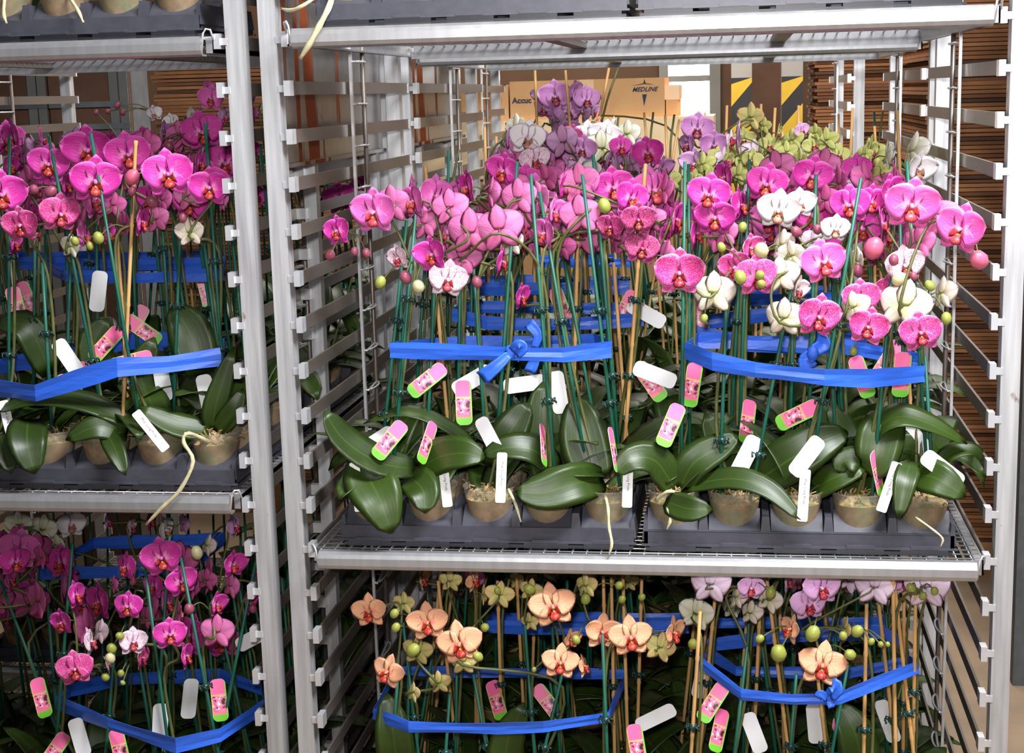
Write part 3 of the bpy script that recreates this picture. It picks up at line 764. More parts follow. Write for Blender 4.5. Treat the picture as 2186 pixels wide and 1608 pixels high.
fl('B', .08, [(1513, 418, 98, 'M', -5), (1527, 465, 94, 'M', -12), (1637, 395, 94, 'M', -10, .12), (1732, 378, 94, 'M', 15, .14), (1550, 380, 78, 'N', -60, .15), (1662, 450, 96, 'W', -8, .05), (1706, 436, 70, 'W', 20, .08), (1783, 490, 66, 'W', 5, .02),
    (1815, 440, 92, 'M', -5, .08), (1855, 432, 80, 'M', 40, .1), (1945, 440, 122, 'B', 12, .0), (2000, 472, 104, 'B', 160, .02), (2052, 492, 116, 'B', -30, -.02), (1756, 562, 104, 'B', 14, -.02), (1450, 585, 112, 'S', -3, -.03), (1616, 592, 100, 'S', 20, -.01),
    (1664, 590, 88, 'V', 165, .0), (1522, 628, 100, 'V', 170, -.02), (1690, 548, 70, 'V', 150, .03), (1745, 678, 104, 'S', 18, -.03), (1672, 682, 92, 'V', 168, -.01), (1822, 658, 72, 'V', 150, .0), (1838, 638, 86, 'S', 15, .01), (1852, 700, 90, 'S', 6, -.02),
    (1928, 655, 118, 'V', 172, -.02), (1964, 712, 96, 'S', 8, -.04), (1930, 568, 90, 'C', 20, .02), (1892, 622, 76, 'S', 30, .03), (2008, 628, 76, 'V', 130, .02), (1572, 572, 84, 'S', -30, .03), (1668, 525, 76, 'V', 120, .05), (1484, 500, 84, 'M', 80, .1),
    (1735, 520, 66, 'K', 140, .06), (1580, 440, 80, 'N', 60, .14), (1690, 400, 84, 'M', 150, .16), (1790, 395, 84, 'M', 120, .16), (1855, 385, 84, 'M', -120, .16), (1900, 410, 80, 'M', 60, .12), (1760, 430, 74, 'N', 150, .14), (1600, 530, 66, 'S', 40, .05),
    (1880, 480, 78, 'N', 90, .1), (1660, 360, 80, 'P', 170, .2), (1755, 355, 80, 'P', 150, .2), (1830, 365, 74, 'N', 20, .2), (1830, 560, 66, 'V', 110, .08), (1545, 500, 70, 'P', 150, .12), (1700, 620, 66, 'V', 60, .05), (1960, 520, 80, 'B', 150, .03)])
fl('A2 A3', .5, [(1190, 330, 62, 'L', 20), (1245, 320, 66, 'L', -10), (1300, 345, 64, 'L', 60), (1350, 352, 62, 'L', 140), (1412, 362, 62, 'L', 60), (1384, 328, 74, 'N', -10, .45), (1325, 315, 54, 'N', 20), (1220, 290, 50, 'D', 0, .55),
    (1126, 297, 84, 'W', 5, .42), (1140, 342, 74, 'C', 15, .4), (1292, 292, 74, 'W', -15, .55), (1338, 288, 64, 'W', 150, .55), (1100, 275, 66, 'W', 130, .6), (1272, 262, 46, 'O', 70, .6), (1160, 300, 56, 'L', 80), (1205, 365, 60, 'L', 150), (1265, 375, 60, 'L', 100), (1330, 385, 60, 'P', 60), (1060, 350, 66, 'L', 120), (1390, 390, 60, 'L', -50), (1250, 290, 48, 'Y', 40, .6), (1085, 300, 60, 'L', 60), (1310, 270, 44, 'W', 70, .65)])
fl('A4', 1.15, [(1186, 208, 76, 'L', -8), (1252, 214, 64, 'L', 15), (1212, 240, 66, 'L', 5), (1165, 232, 56, 'L', -40), (1225, 195, 52, 'L', 60), (1190, 262, 56, 'L', 140), (1245, 245, 50, 'L', 100), (1268, 240, 40, 'K', 60), (1150, 205, 44, 'K', -70), (1215, 275, 44, 'L', 30)])
fl('B4 B3', .95, [(1488, 276, 74, 'L', 8), (1523, 312, 68, 'L', 15), (1470, 310, 56, 'L', -50), (1500, 330, 50, 'K', 80), (1602, 252, 66, 'O', 150, .95), (1590, 300, 56, 'Y', -20), (1640, 312, 56, 'Y', 30), (1692, 300, 54, 'Y', 150), (1735, 312, 54, 'Y', 20), (1500, 352, 58, 'Y', 140, .7), (1552, 344, 58, 'Y', 60, .7),
    (1605, 345, 58, 'Y', -30, .7), (1655, 350, 56, 'Y', 10, .7), (1708, 344, 56, 'Y', 120, .7), (1765, 300, 56, 'Y', 170), (1790, 332, 54, 'Y', 20), (1825, 356, 50, 'Y', 60, .7), (1430, 386, 54, 'Y', 165, .6), (1760, 345, 54, 'Y', 50, .7), (1660, 285, 44, 'Y', 80), (1710, 280, 40, 'K', 40), (1560, 300, 44, 'Y', 60), (1740, 285, 44, 'Y', 130), (1480, 385, 50, 'Y', 30, .6), (1575, 375, 52, 'Y', 150, .6), (1860, 345, 44, 'Y', 90, .7), (1630, 270, 40, 'Y', 150), (1520, 375, 48, 'Y', 60, .6), (1680, 325, 50, 'Y', 170, .8), (1780, 365, 50, 'Y', 100, .6), (1620, 325, 46, 'Y', 100, .85), (1530, 335, 46, 'Y', 20, .85), (1845, 330, 40, 'Y', 150, .8)])
fl('B2', .4, [(1944, 325, 88, 'W', 120, .38), (1958, 362, 78, 'W', 40, .34), (1892, 335, 70, 'W', 85, .4), (1880, 370, 56, 'Y', 40, .45), (1700, 420, 60, 'N', 140, .33), (1600, 410, 60, 'P', 60, .35), (1480, 440, 60, 'N', 120, .35), (1840, 400, 60, 'N', 60, .35)])
fl('C', .05, [(0, 418, 118, 'M', 12), (104, 352, 98, 'M', -10, .08), (190, 322, 118, 'M', -8, .1), (272, 332, 108, 'M', 10, .1), (202, 388, 120, 'M', 5, .03), (358, 374, 118, 'M', 5, .02), (448, 402, 96, 'M', -15, .04), (128, 458, 100, 'S', 15, .02), (46, 482, 92, 'S', -20, .02),
    (196, 432, 86, 'P', 60, .06), (300, 475, 78, 'M', 70, .04), (265, 480, 66, 'M', 110, .08), (332, 470, 70, 'P', 140, .1), (62, 388, 76, 'N', 130, .12), (180, 505, 70, 'P', 60, .08), (405, 498, 72, 'V', 160, .06), (150, 528, 60, 'W', 130, .05), (310, 310, 76, 'N', 150, .14), (240, 440, 66, 'M', 150, .1), (400, 420, 76, 'P', 150, .1), (90, 420, 70, 'M', 90, .1),
    (30, 520, 66, 'N', 60, .1), (345, 430, 70, 'N', 120, .12), (75, 500, 66, 'S', 100, .06), (230, 500, 60, 'N', 60, .12), (140, 395, 70, 'N', 60, .12), (425, 350, 66, 'N', 60, .14), (275, 385, 66, 'N', 140, .12), (20, 355, 66, 'N', 60, .16), (470, 430, 60, 'P', 100, .1)])
fl('C2 C3', .45, [(432, 282, 98, 'M', 8, .36), (312, 302, 70, 'N', -30), (348, 288, 64, 'L', 60), (385, 292, 72, 'P', 150), (452, 212, 62, 'P', -10, .6), (405, 250, 50, 'W', 70, .6), (365, 262, 44, 'W', 30, .6), (330, 243, 40, 'W', -20, .65), (470, 330, 62, 'P', 60), (478, 250, 46, 'K', 60, .6), (30, 330, 50, 'N', 60), (70, 345, 50, 'N', 140), (440, 190, 44, 'P', 60, .65), (425, 325, 60, 'L', 100), (232, 300, 44, 'N', 60), (370, 320, 60, 'P', 30), (130, 310, 48, 'N', 100), (280, 305, 50, 'P', 150), (530, 205, 40, 'K', -20, .6), (530, 245, 44, 'P', 20, .6), (535, 320, 44, 'M', 10, .5), (550, 420, 50, 'N', 10, .5), (560, 225, 36, 'W', 60, .7)])
fl('C4', 1.1, [(726, 425, 76, 'M', 0, 1.0), (665, 470, 52, 'N', 60, 1.0), (712, 338, 50, 'M', 10, 1.05), (780, 330, 50, 'N', 60), (800, 350, 52, 'L', 30), (830, 335, 54, 'N', -20), (745, 345, 50, 'N', 140), (800, 395, 54, 'N', 20), (840, 390, 50, 'N', 60), (655, 930, 40, 'M', 60, .6), (670, 905, 36, 'M', 60, .6), (690, 900, 40, 'L', 90, .6)])
fl('D', .05, [(1180, 1296, 112, 'O', 4, -.01), (914, 1330, 100, 'O', -12, .02), (982, 1376, 112, 'O', -4, -.02), (790, 1306, 88, 'O', -20, .04), (1284, 1350, 92, 'O', 18, .02), (1346, 1362, 104, 'O', 6, .0), (1436, 1352, 84, 'O', 55, .03), (1196, 1416, 90, 'O', -4, .0), (828, 1436, 88, 'O', -35, .01), (1216, 1366, 56, 'O', 40, .05),
    (890, 1392, 78, 'O', 165, .05), (988, 1414, 72, 'O', 170, .03), (936, 1460, 60, 'O', 160, .04), (1066, 1272, 72, 'O', 172, .06), (1250, 1252, 66, 'O', 140, .06), (1132, 1262, 60, 'O', 160, .08), (1246, 1424, 60, 'O', 80, .02), (1408, 1384, 76, 'O', 165, .04), (862, 1290, 60, 'O', 150, .08), (960, 1242, 60, 'O', 150, .1), (1010, 1240, 60, 'O', 60, .12), (880, 1480, 54, 'O', 120, .05), (1030, 1270, 56, 'O', 100, .12), (1130, 1330, 50, 'O', 150, .1)])
fl('E', .05, [(1755, 1422, 112, 'O', 4, -.02), (1515, 1250, 98, 'K', 165, .03), (1602, 1256, 66, 'K', 20, .04), (1752, 1256, 92, 'K', 20, .04), (1726, 1292, 84, 'K', 12, .03), (1866, 1256, 94, 'K', 170, .04), (1976, 1256, 108, 'K', 165, .02), (1486, 1312, 86, 'W', 160, .08), (1690, 1345, 74, 'O', -55, .02), (1802, 1342, 60, 'O', 110, .04), (1640, 1282, 70, 'V', 150, .08), (1570, 1275, 64, 'V', 120, .08), (1680, 1240, 60, 'K', 60, .12), (1600, 1310, 60, 'V', 150, .1), (1930, 1240, 70, 'K', 20, .1), (1810, 1240, 66, 'K', 150, .14)])
fl('F', .06, [(346, 1192, 102, 'M', -6, .02), (270, 1212, 76, 'M', -55, .03), (386, 1242, 84, 'M', 15, .03), (330, 1252, 70, 'M', -50, .06), (274, 1296, 76, 'M', -30, .02), (460, 1292, 66, 'M', 50, .04), (496, 1206, 72, 'M', 40, .06), (490, 1252, 70, 'P', 120, .07), (134, 1330, 72, 'M', -50, .0), (160, 1272, 74, 'M', 60, .03), (362, 1356, 84, 'M', 10, .0), (160, 1430, 94, 'S', -8, -.02), (282, 1372, 76, 'C', 20, .02), (462, 1352, 88, 'P', 160, .02), (192, 1372, 76, 'C', 80, .03), (396, 1402, 70, 'M', 60, .03), (302, 1406, 66, 'S', 60, .04), (212, 1350, 66, 'C', 120, .06), (32, 1200, 82, 'M', 20, .1), (86, 1192, 66, 'N', 110, .12), (530, 1290, 60, 'M', 60, .08), (380, 1310, 66, 'P', 100, .06), (240, 1250, 50, 'N', 90, .1), (310, 1320, 60, 'N', 120, .08), (20, 1240, 60, 'P', 60, .12), (440, 1240, 60, 'N', 140, .1), (545, 1240, 56, 'M', 70, .1), (230, 1420, 50, 'C', 90, .06)])
fl('F2', .38, [(90, 1132, 78, 'W', 150), (150, 1122, 72, 'W', 20), (40, 1122, 70, 'W', 160), (352, 1134, 72, 'W', 60), (560, 1122, 70, 'W', 100, .2), (440, 1165, 60, 'V', 110, .2), (120, 1165, 60, 'W', 140), (230, 1115, 50, 'K', 80), (320, 1112, 56, 'N', 60), (390, 1120, 56, 'L', 120), (500, 1125, 60, 'K', 60), (60, 1215, 56, 'N', 150), (110, 1210, 56, 'N', 60), (280, 1125, 50, 'V', 60)])
fl('D2 E2', .4, [(1010, 1235, 60, 'P', 150), (900, 1240, 56, 'O', 60), (1100, 1240, 52, 'O', 120), (1340, 1245, 50, 'O', 150), (1260, 1235, 50, 'P', 60), (1620, 1240, 54, 'K', 140), (1700, 1245, 50, 'K', 60), (1560, 1300, 54, 'W', 150), (1800, 1250, 50, 'W', 20), (1690, 1300, 46, 'V', 90)])
# a few more half hidden blooms that fill the depth of each bunch
def fill(keys, n, u0, u1, v0, v1, Y0, Y1, types, w=.078):
    for k in range(n):
        Y = rng.uniform(Y0, Y1); FL.append((keys, rng.uniform(u0, u1), rng.uniform(v0, v1), w * rng.uniform(.85, 1.1) * pxm(Y), rng.choice(types), rng.uniform(-170, 170), Y))
fill('A', 40, 860, 1440, 400, 520, .16, .28, 'PPMN')
fill('B', 40, 1480, 1960, 390, 540, .16, .28, 'MMNPK')
fill('A2 A3', 22, 1060, 1420, 300, 400, .45, .75, 'LLPW')
fill('C', 18, 0, 470, 350, 470, .16, .28, 'NMP')
fill('C2 C3', 14, 0, 480, 290, 380, .4, .7, 'NLP')
fill('F', 14, 120, 560, 1180, 1380, .12, .26, 'NM')
fill('G G2', 14, -60, 90, 1150, 1330, .1, .5, 'NMP')
fill('H2 H3', 10, -20, 120, 280, 380, .5, .8, 'NLM')
fill('C4', 10, 640, 860, 330, 460, 1.05, 1.2, 'NNM')
fill('B4 B3', 16, 1480, 1860, 290, 370, .7, 1.1, 'YYK')

# ---- flowers to plants
for (keys, u, v, w, k, yaw, Y) in FL:
    P3 = at(u, v, Y); best = None
    for p in PLANTS.values():
        if p.key[0] not in keys.split(): continue
        dd = abs(p.base.x - P3.x) + 1.4 * abs(p.base.y - Y) + .05 * max(0, len(p.fl) - 1) + (.3 if len(p.fl) >= 7 else 0)
        if best is None or dd < best[0]: best = (dd, p)
    best[1].fl.append((P3, w / pxm(Y), k, yaw))

# ---- stakes read off the photograph: key, kind, top(u,v), low(u,v), depth
ST = []
for key, kind, Y, items in (
    ('A', 'G', .06, [(892, 395, 850, 870, .05), (868, 470, 822, 870, .07), (1104, 345, 1072, 770, .1), (1133, 372, 1178, 860, .03), (1152, 410, 1197, 740, .08), (1243, 372, 1318, 900, .06), (1266, 330, 1312, 740, .12), (985, 400, 992, 760, .14), (930, 560, 905, 790, .1), (1010, 560, 1030, 860, .12), (1205, 560, 1245, 760, .14), (1080, 600, 1090, 780, .18), (1160, 560, 1150, 800, .18)]),
    ('A', 'B', .15, [(1378, 350, 1364, 870, .12), (908, 355, 930, 600, .22), (1237, 380, 1240, 720, .2), (1310, 560, 1345, 700, .22)]),
    ('B', 'G', .06, [(1838, 380, 1744, 950, -.0), (1742, 372, 1738, 700, .12), (1600, 340, 1586, 700, .16), (1462, 345, 1455, 870, .06), (1905, 575, 1872, 1040, .02), (1936, 345, 1985, 960, .08), (1552, 600, 1500, 960, .04), (1692, 600, 1602, 1040, .03), (1470, 350, 1480, 700, .16), (1765, 640, 1740, 860, .1), (1975, 760, 1992, 1000, .06)]),
    ('C', 'G', .06, [(194, 285, 290, 940, .03), (104, 290, 190, 720, .08), (438, 262, 474, 745, .08), (335, 300, 360, 700, .16), (20, 290, 25, 700, .1), (385, 480, 372, 760, .12), (90, 560, 105, 830, .06), (430, 480, 460, 700, .16), (150, 560, 140, 760, .12)]),
    ('C', 'B', .1, [(290, 300, 276, 770, .05), (250, 500, 275, 770, .1)]),
    ('D', 'G', .05, [(1286, 1355, 1292, 1560, .0), (1120, 1335, 1142, 1608, .06), (1200, 1440, 1180, 1608, .06), (860, 1330, 880, 1560, .06), (1010, 1440, 1040, 1608, .1), (960, 1480, 950, 1608, .05)]),
    ('D', 'B', .15, [(1062, 1240, 1058, 1440, .2), (1288, 1230, 1285, 1440, .22), (1305, 1232, 1308, 1480, .2), (1330, 1235, 1360, 1540, .18), (1370, 1235, 1376, 1460, .22), (935, 1240, 960, 1460, .2)]),
    ('E', 'B', .05, [(1495, 1305, 1484, 1608, .0), (1850, 1290, 1849, 1608, .02), (1906, 1235, 1870, 1608, .04), (1908, 1235, 1988, 1608, .05), (1955, 1265, 1967, 1608, .02), (1637, 1235, 1672, 1475, .12), (1625, 1240, 1624, 1520, .16), (1876, 1290, 1916, 1608, .1), (1530, 1240, 1505, 1480, .14), (1745, 1440, 1752, 1608, .1), (1930, 1260, 1930, 1530, .16)]),
    ('E', 'G', .05, [(1595, 1380, 1565, 1608, .05), (1700, 1440, 1680, 1608, .04), (1810, 1420, 1785, 1608, .03), (1610, 1250, 1640, 1500, .18)]),
    ('F', 'G', .05, [(362, 1145, 335, 1608, .05), (310, 1215, 345, 1500, .02), (386, 1190, 462, 1590, .02), (546, 1200, 480, 1520, .04), (155, 1160, 130, 1608, .08), (246, 1370, 254, 1600, .06), (480, 1380, 520, 1500, .12), (0, 1240, 70, 1450, .12)]),
    ('A4', 'B', 1.1, [(1142, 150, 1148, 300), (1207, 150, 1222, 300), (1300, 145, 1282, 260), (1375, 240, 1380, 300), (1420, 245, 1430, 300), (1450, 255, 1440, 320)]),
    ('B4', 'B', 1.0, [(1552, 225, 1550, 300), (1625, 222, 1622, 300), (1655, 230, 1650, 300), (1705, 225, 1700, 300), (1505, 240, 1500, 300), (1820, 230, 1812, 320)]),
    ('B2', 'B', .4, [(1915, 235, 1930, 420, .38)]),
    ('A3', 'B', .6, [(1240, 380, 1245, 420), (1275, 335, 1280, 420), (1180, 330, 1190, 420)])):
    for it in items: ST.append((key, kind, it[:4], it[4] if len(it) > 4 else Y))
for key, kind, (u0, v0, u1, v1), Y in ST:
    a, b = at(u0, v0, Y), at(u1, v1, Y)
    cand = [p for p in PLANTS.values() if p.key[0] == key]
    d = b - a; 
    def foot(p):   # where the stake would stand in this pot
        return Vector((a.x + d.x * (a.z - p.base.z - .06) / max(.05, a.z - b.z), Y, p.base.z + .06))
    p = min(cand, key=lambda p: abs(foot(p).x - p.base.x) + 1.2 * abs(p.base.y - Y) + .07 * len(p.st))
    ft = foot(p); off = Vector((ft.x - p.base.x, ft.y - p.base.y, 0))
    if off.length > .026: off = off.normalized() * .026
    p.st.append((kind, Vector((p.base.x + off.x, p.base.y + off.y, p.base.z + .03)), a, True))
ZTAPE = {'A': 1.186, 'B': 1.165}
for p in PLANTS.values():          # every other plant has its own stake
    if not p.st and p.key[0] not in ('U', 'V', 'T'):
        t = TRAYS[p.key[0]]; cx = t[0] + TW / 2
        h = rng.uniform(.40, .56) + (.12 if p.key[0] in ('A4', 'B4', 'A3') else 0)
        if p.key[0] in ('D2', 'E2', 'D', 'E', 'F', 'F2'): h = rng.uniform(.36, .5)
        top = Vector((cx + (p.base.x - cx) * .82 + rng.uniform(-.02, .02), p.base.y + rng.uniform(-.02, .02), p.base.z + h))
        if p.key[0][-1] in '567': h = rng.uniform(.34, .46)
        kd = 'B' if (p.key[0] in ('E', 'E2', 'A3', 'B3', 'A4', 'B4', 'C3', 'D2') and rng.random() < .6) else 'G'
        p.st.append((kd, p.base + Vector((rng.uniform(-.015, .015), .012, .03)), top, False))

# ---- leaves read off the photograph: tray, (row, col), [(u, v, depth)...], width_px, facing (1 towards the lens, 0 upwards)
HL = [
 ('A', 0, 1, [(890, 1002, .05), (810, 988, .02), (735, 940, .0), (692, 878, -.01)], 92, .45),
 ('A', 0, 1, [(890, 1002, .05), (940, 975, .02), (990, 968, .0), (1035, 978, .0)], 84, .8),
 ('A', 1, 2, [(1040, 990, .1), (970, 922, .08), (870, 880, .06), (775, 905, .06)], 62, .25),
 ('A', 0, 0, [(800, 1000, .05), (790, 1022, .0), (812, 1070, -.03), (836, 1138, -.035)], 122, 1),
 ('A', 0, 1, [(870, 1015, .04), (902, 1045, .0), (908, 1095, -.02)], 84, .9),
 ('A', 0, 4, [(1288, 1022, .05), (1230, 1032, .0), (1160, 1052, -.02), (1100, 1050, -.025)], 92, .9),
 ('A', 0, 4, [(1275, 1025, .06), (1252, 960, .07), (1240, 900, .08), (1230, 848, .1)], 112, 1),
 ('A', 1, 3, [(1175, 1000, .14), (1162, 910, .14), (1160, 815, .15)], 104, 1),
 ('A', 0, 3, [(1195, 1005, .07), (1140, 962, .05), (1085, 955, .04), (1030, 972, .04)], 74, .6),
 ('A', 1, 4, [(1232, 1030, .14), (1215, 960, .15), (1205, 895, .15)], 88, 1),
 ('A', 0, 2, [(1050, 1000, .08), (1090, 920, .07), (1130, 860, .09)], 84, .8),
 ('A', 0, 4, [(1290, 1015, .05), (1240, 1008, .02), (1180, 1008, .02), (1120, 1030, .02)], 46, .3),
 ('B', 0, 0, [(1445, 1050, .05), (1400, 985, .03), (1350, 980, .01), (1312, 1012, 0)], 76, .7),
 ('B', 0, 0, [(1420, 1070, .01), (1468, 1086, -.03), (1520, 1088, -.035)], 62, .95),
 ('B', 0, 0, [(1450, 1045, .05), (1480, 990, .04), (1535, 955, .05), (1575, 930, .06)], 78, .7),
 ('B', 0, 0, [(1455, 1040, .05), (1560, 1022, .01), (1640, 1045, -.01), (1712, 1110, -.03)], 56, .6),
 ('B', 0, 1, [(1605, 1035, .06), (1680, 985, .03), (1750, 945, .03), (1810, 922, .05)], 102, .85),
 ('B', 1, 1, [(1590, 1030, .12), (1545, 960, .1), (1505, 880, .1)], 80, .8),
 ('B', 0, 2, [(1730, 1050, .06), (1780, 1020, .03), (1850, 1000, .03)], 66, .7),
 ('B', 0, 3, [(1850, 1010, .06), (1862, 930, .05), (1915, 890, .03), (1985, 905, .03), (2065, 948, .04)], 74, .45),
 ('B', 0, 3, [(1900, 885, .06), (1880, 930, .03), (1868, 985, .02), (1850, 1010, .03)], 100, .9),
 ('B', 0, 3, [(1855, 1015, .05), (1835, 985, .03), (1800, 985, .03), (1790, 1010, .03)], 60, .8),
 ('B', 1, 4, [(1990, 1020, .1), (1960, 970, .08), (1930, 960, .07), (1890, 1000, .06)], 84, .8),
 ('B', 0, 4, [(1945, 985, .02), (1932, 1030, -.02), (1918, 1108, -.035)], 52, 1),
 ('B', 0, 4, [(1952, 1012, .03), (2000, 1022, -.01), (2062, 1062, -.02)], 78, .9),
 ('B', 0, 4, [(1995, 1050, .06), (2020, 975, .05), (2075, 960, .05), (2100, 985, .05)], 44, .5),
 ('C', 0, 1, [(60, 895, .03), (58, 945, -.02), (74, 1012, -.03)], 92, 1),
 ('C', 0, 3, [(282, 905, .05), (190, 862, .03), (80, 850, .02), (-10, 880, .02)], 62, .5),
 ('C', 0, 2, [(272, 928, .04), (205, 912, .01), (140, 940, 0)], 58, .75),
 ('C', 0, 3, [(225, 918, .03), (246, 960, -.01), (268, 1015, -.03)], 48, .95),
 ('C', 0, 4, [(450, 920, .05), (375, 908, .03), (295, 870, .02)], 66, .6),
 ('C', 0, 4, [(455, 920, .06), (462, 860, .05), (500, 740, .06)], 60, 1),
 ('C', 1, 4, [(430, 800, .13), (405, 710, .14), (365, 652, .15)], 104, 1),
 ('C', 0, 0, [(0, 925, .02), (10, 960, -.01), (24, 1010, -.03)], 62, .95),
 ('C', 0, 4, [(460, 925, .06), (495, 880, .05), (520, 830, .06)], 50, .8),
 ('C', 1, 1, [(110, 800, .15), (60, 700, .14), (-10, 690, .14)], 84, .6),
 ('C', 1, 2, [(230, 830, .16), (200, 740, .15), (230, 680, .16)], 84, .9),
 ('C', 1, 3, [(330, 860, .14), (300, 800, .13), (330, 720, .14)], 80, .9),
 ('D', 0, 0, [(850, 1660, .06), (840, 1570, .04), (825, 1480, .06)], 90, .9),
 ('D', 1, 2, [(1100, 1700, .1), (1080, 1600, .1), (1120, 1500, .1)], 90, .8),
 ('E', 0, 3, [(1850, 1720, .1), (1830, 1580, .08), (1790, 1500, .1)], 90, .8),
]
for key, r, c_, pts, w, face in HL:
    PLANTS[(key, r, c_)].lf.append((pts, w, face))
# ---- hang tags (tray, row, col, u, v, depth, roll, yaw) and white pot labels
for key, r, c_, u, v, Y, roll, yaw in (
    ('A', 1, 1, 912, 812, .08, -52, 0), ('A', 1, 2, 990, 860, .04, 2, 0), ('A', 0, 0, 832, 940, .02, -40, 0), ('A', 0, 1, 912, 945, .02, -38, 50), ('A', 1, 4, 1388, 815, .12, 35, 0), ('A', 1, 4, 1398, 800, .11, 68, 180), ('A', 2, 3, 1120, 820, .18, -84, 180), ('A', 1, 3, 1192, 838, .1, 8, 180),
    ('A', 1, 2, 1008, 812, .14, -62, 180), ('A', 0, 4, 1310, 960, .01, -12, 74), ('A', 0, 3, 1160, 950, .04, -35, 80), ('A', 1, 0, 800, 945, .06, -60, 180), ('A', 0, 2, 1046, 935, .05, 30, 150), ('B', 1, 0, 1478, 822, .1, -14, 15), ('B', 0, 0, 1432, 908, .04, -24, 0), ('B', 1, 2, 1703, 886, .06, -64, 10), ('B', 1, 4, 1925, 800, .1, -4, 0), ('B', 0, 1, 1592, 975, .03, -26, 180),
    ('B', 0, 2, 1722, 975, .0, -34, 160), ('B', 0, 4, 2012, 1002, .0, 52, 180), ('B', 1, 4, 1950, 930, .08, 40, 180), ('B', 1, 1, 1596, 900, .12, -20, 40), ('B', 0, 3, 1872, 1010, .02, 14, 70), ('B', 2, 3, 1840, 805, .2, 20, 0), ('B', 2, 4, 1895, 770, .2, -30, 0),
    ('C', 1, 2, 226, 735, .12, -48, 20), ('C', 1, 0, 106, 832, .08, -64, 0), ('C', 1, 1, 165, 815, .1, -30, 0), ('C', 1, 3, 280, 772, .1, -80, 0), ('C', 1, 1, 146, 765, .1, 28, 180), ('C', 1, 4, 442, 845, .08, 8, 180), ('C', 2, 3, 305, 705, .2, 50, 0), ('C', 2, 1, 210, 622, .2, -10, 180), ('C', 1, 3, 347, 815, .14, 6, 180), ('C', 2, 0, 36, 655, .2, 10, 0),
    ('D', 1, 4, 1400, 1532, .1, -62, 180), ('D', 0, 4, 1360, 1592, .05, 8, 0), ('D', 2, 2, 1060, 1495, .2, 10, 30), ('D', 2, 3, 1170, 1500, .2, 40, 0), ('E', 1, 0, 1522, 1500, .08, -30, 0), ('E', 1, 0, 1535, 1560, .08, -30, 30), ('E', 1, 3, 1820, 1555, .12, 70, 20), ('E', 1, 1, 1610, 1565, .1, 20, 180), ('E', 1, 2, 1740, 1545, .14, 5, 180), ('E', 1, 4, 1895, 1540, .12, 24, 160), ('E', 2, 0, 1498, 1450, .2, -10, 180),
    ('F', 1, 4, 468, 1495, .04, 4, 0), ('F', 1, 1, 88, 1490, .06, 6, 20), ('F', 1, 3, 405, 1492, .1, -10, 180), ('F', 0, 2, 342, 1545, .04, -6, 180), ('F', 0, 1, 115, 1605, .05, -40, 0), ('F', 0, 2, 256, 1600, .04, 8, 0), ('F', 0, 1, 170, 1575, .06, 10, 180), ('F', 2, 4, 545, 1360, .12, -66, 180),
    ('A2', 0, 3, 1198, 655, .34, 20, 0), ('A2', 0, 4, 1335, 660, .36, -30, 0), ('A2', 0, 1, 1000, 710, .36, 0, 180), ('A2', 0, 4, 1380, 670, .32, 60, 180), ('B2', 0, 0, 1490, 680, .34, 20, 0), ('C2', 0, 4, 290, 690, .36, -30, 0), ('C2', 0, 1, 60, 640, .36, 20, 0), ('C2', 0, 4, 440, 620, .4, 10, 0)):
    p = PLANTS[(key, r, c_)]; p.tg.append((at(u, v, Y), roll, yaw))
for key, r, c_, u, v, Y, roll in (('A', 0, 0, 762, 1040, .0, 4), ('A', 0, 1, 950, 1030, .02, 6), ('A', 0, 2, 1070, 1020, .0, -4), ('A', 0, 4, 1340, 1030, .02, -2), ('B', 0, 2, 1716, 1058, -.02, -2), ('B', 0, 3, 1898, 1040, .0, -16), ('C', 0, 3, 322, 920, .0, 34), ('C', 0, 0, 18, 905, .02, 8)):
    p = PLANTS[(key, r, c_)]; p.lb.append((at(u, v, Y), roll))
# ---- aerial roots
for key, r, c_, pts, rad in (
    ('U', 0, 0, [(712, -30, .04), (705, 8, -.03), (682, 55, -.045), (660, 95, -.045), (641, 125, -.04)], .0048), ('U', 0, 0, [(700, -25, .03), (650, 10, -.01), (620, 22, .0), (600, 18, .02)], .003),
    ('C', 0, 4, [(450, 945, .03), (402, 925, -.02), (392, 945, -.03), (412, 985, -.04), (385, 1045, -.045), (345, 1085, -.045), (312, 1120, -.04)], .0034),
    ('A', 0, 4, [(1292, 1060, .02), (1298, 1085, -.01), (1300, 1125, -.02), (1306, 1160, -.03), (1300, 1186, -.03)], .0026), ('A', 0, 3, [(1085, 1045, .01), (1100, 1075, -.015), (1112, 1115, -.02)], .0026), ('B', 0, 0, [(1425, 1085, .0), (1432, 1108, -.02), (1424, 1130, -.02)], .0030),
    ('B', 0, 4, [(1955, 1105, .0), (1990, 1130, -.02), (2012, 1150, -.025), (2008, 1168, -.025)], .0018), ('B', 0, 0, [(1400, 1068, .02), (1425, 1050, .0), (1450, 1052, .01)], .0030), ('T', 0, 2, [(145, -10, .02), (165, 20, -.01), (178, 48, -.02)], .003), ('T', 0, 0, [(10, -10, .02), (8, 30, -.015), (14, 50, -.02)], .003)):
    PLANTS[(key, r, c_)].root.append((pts, rad))
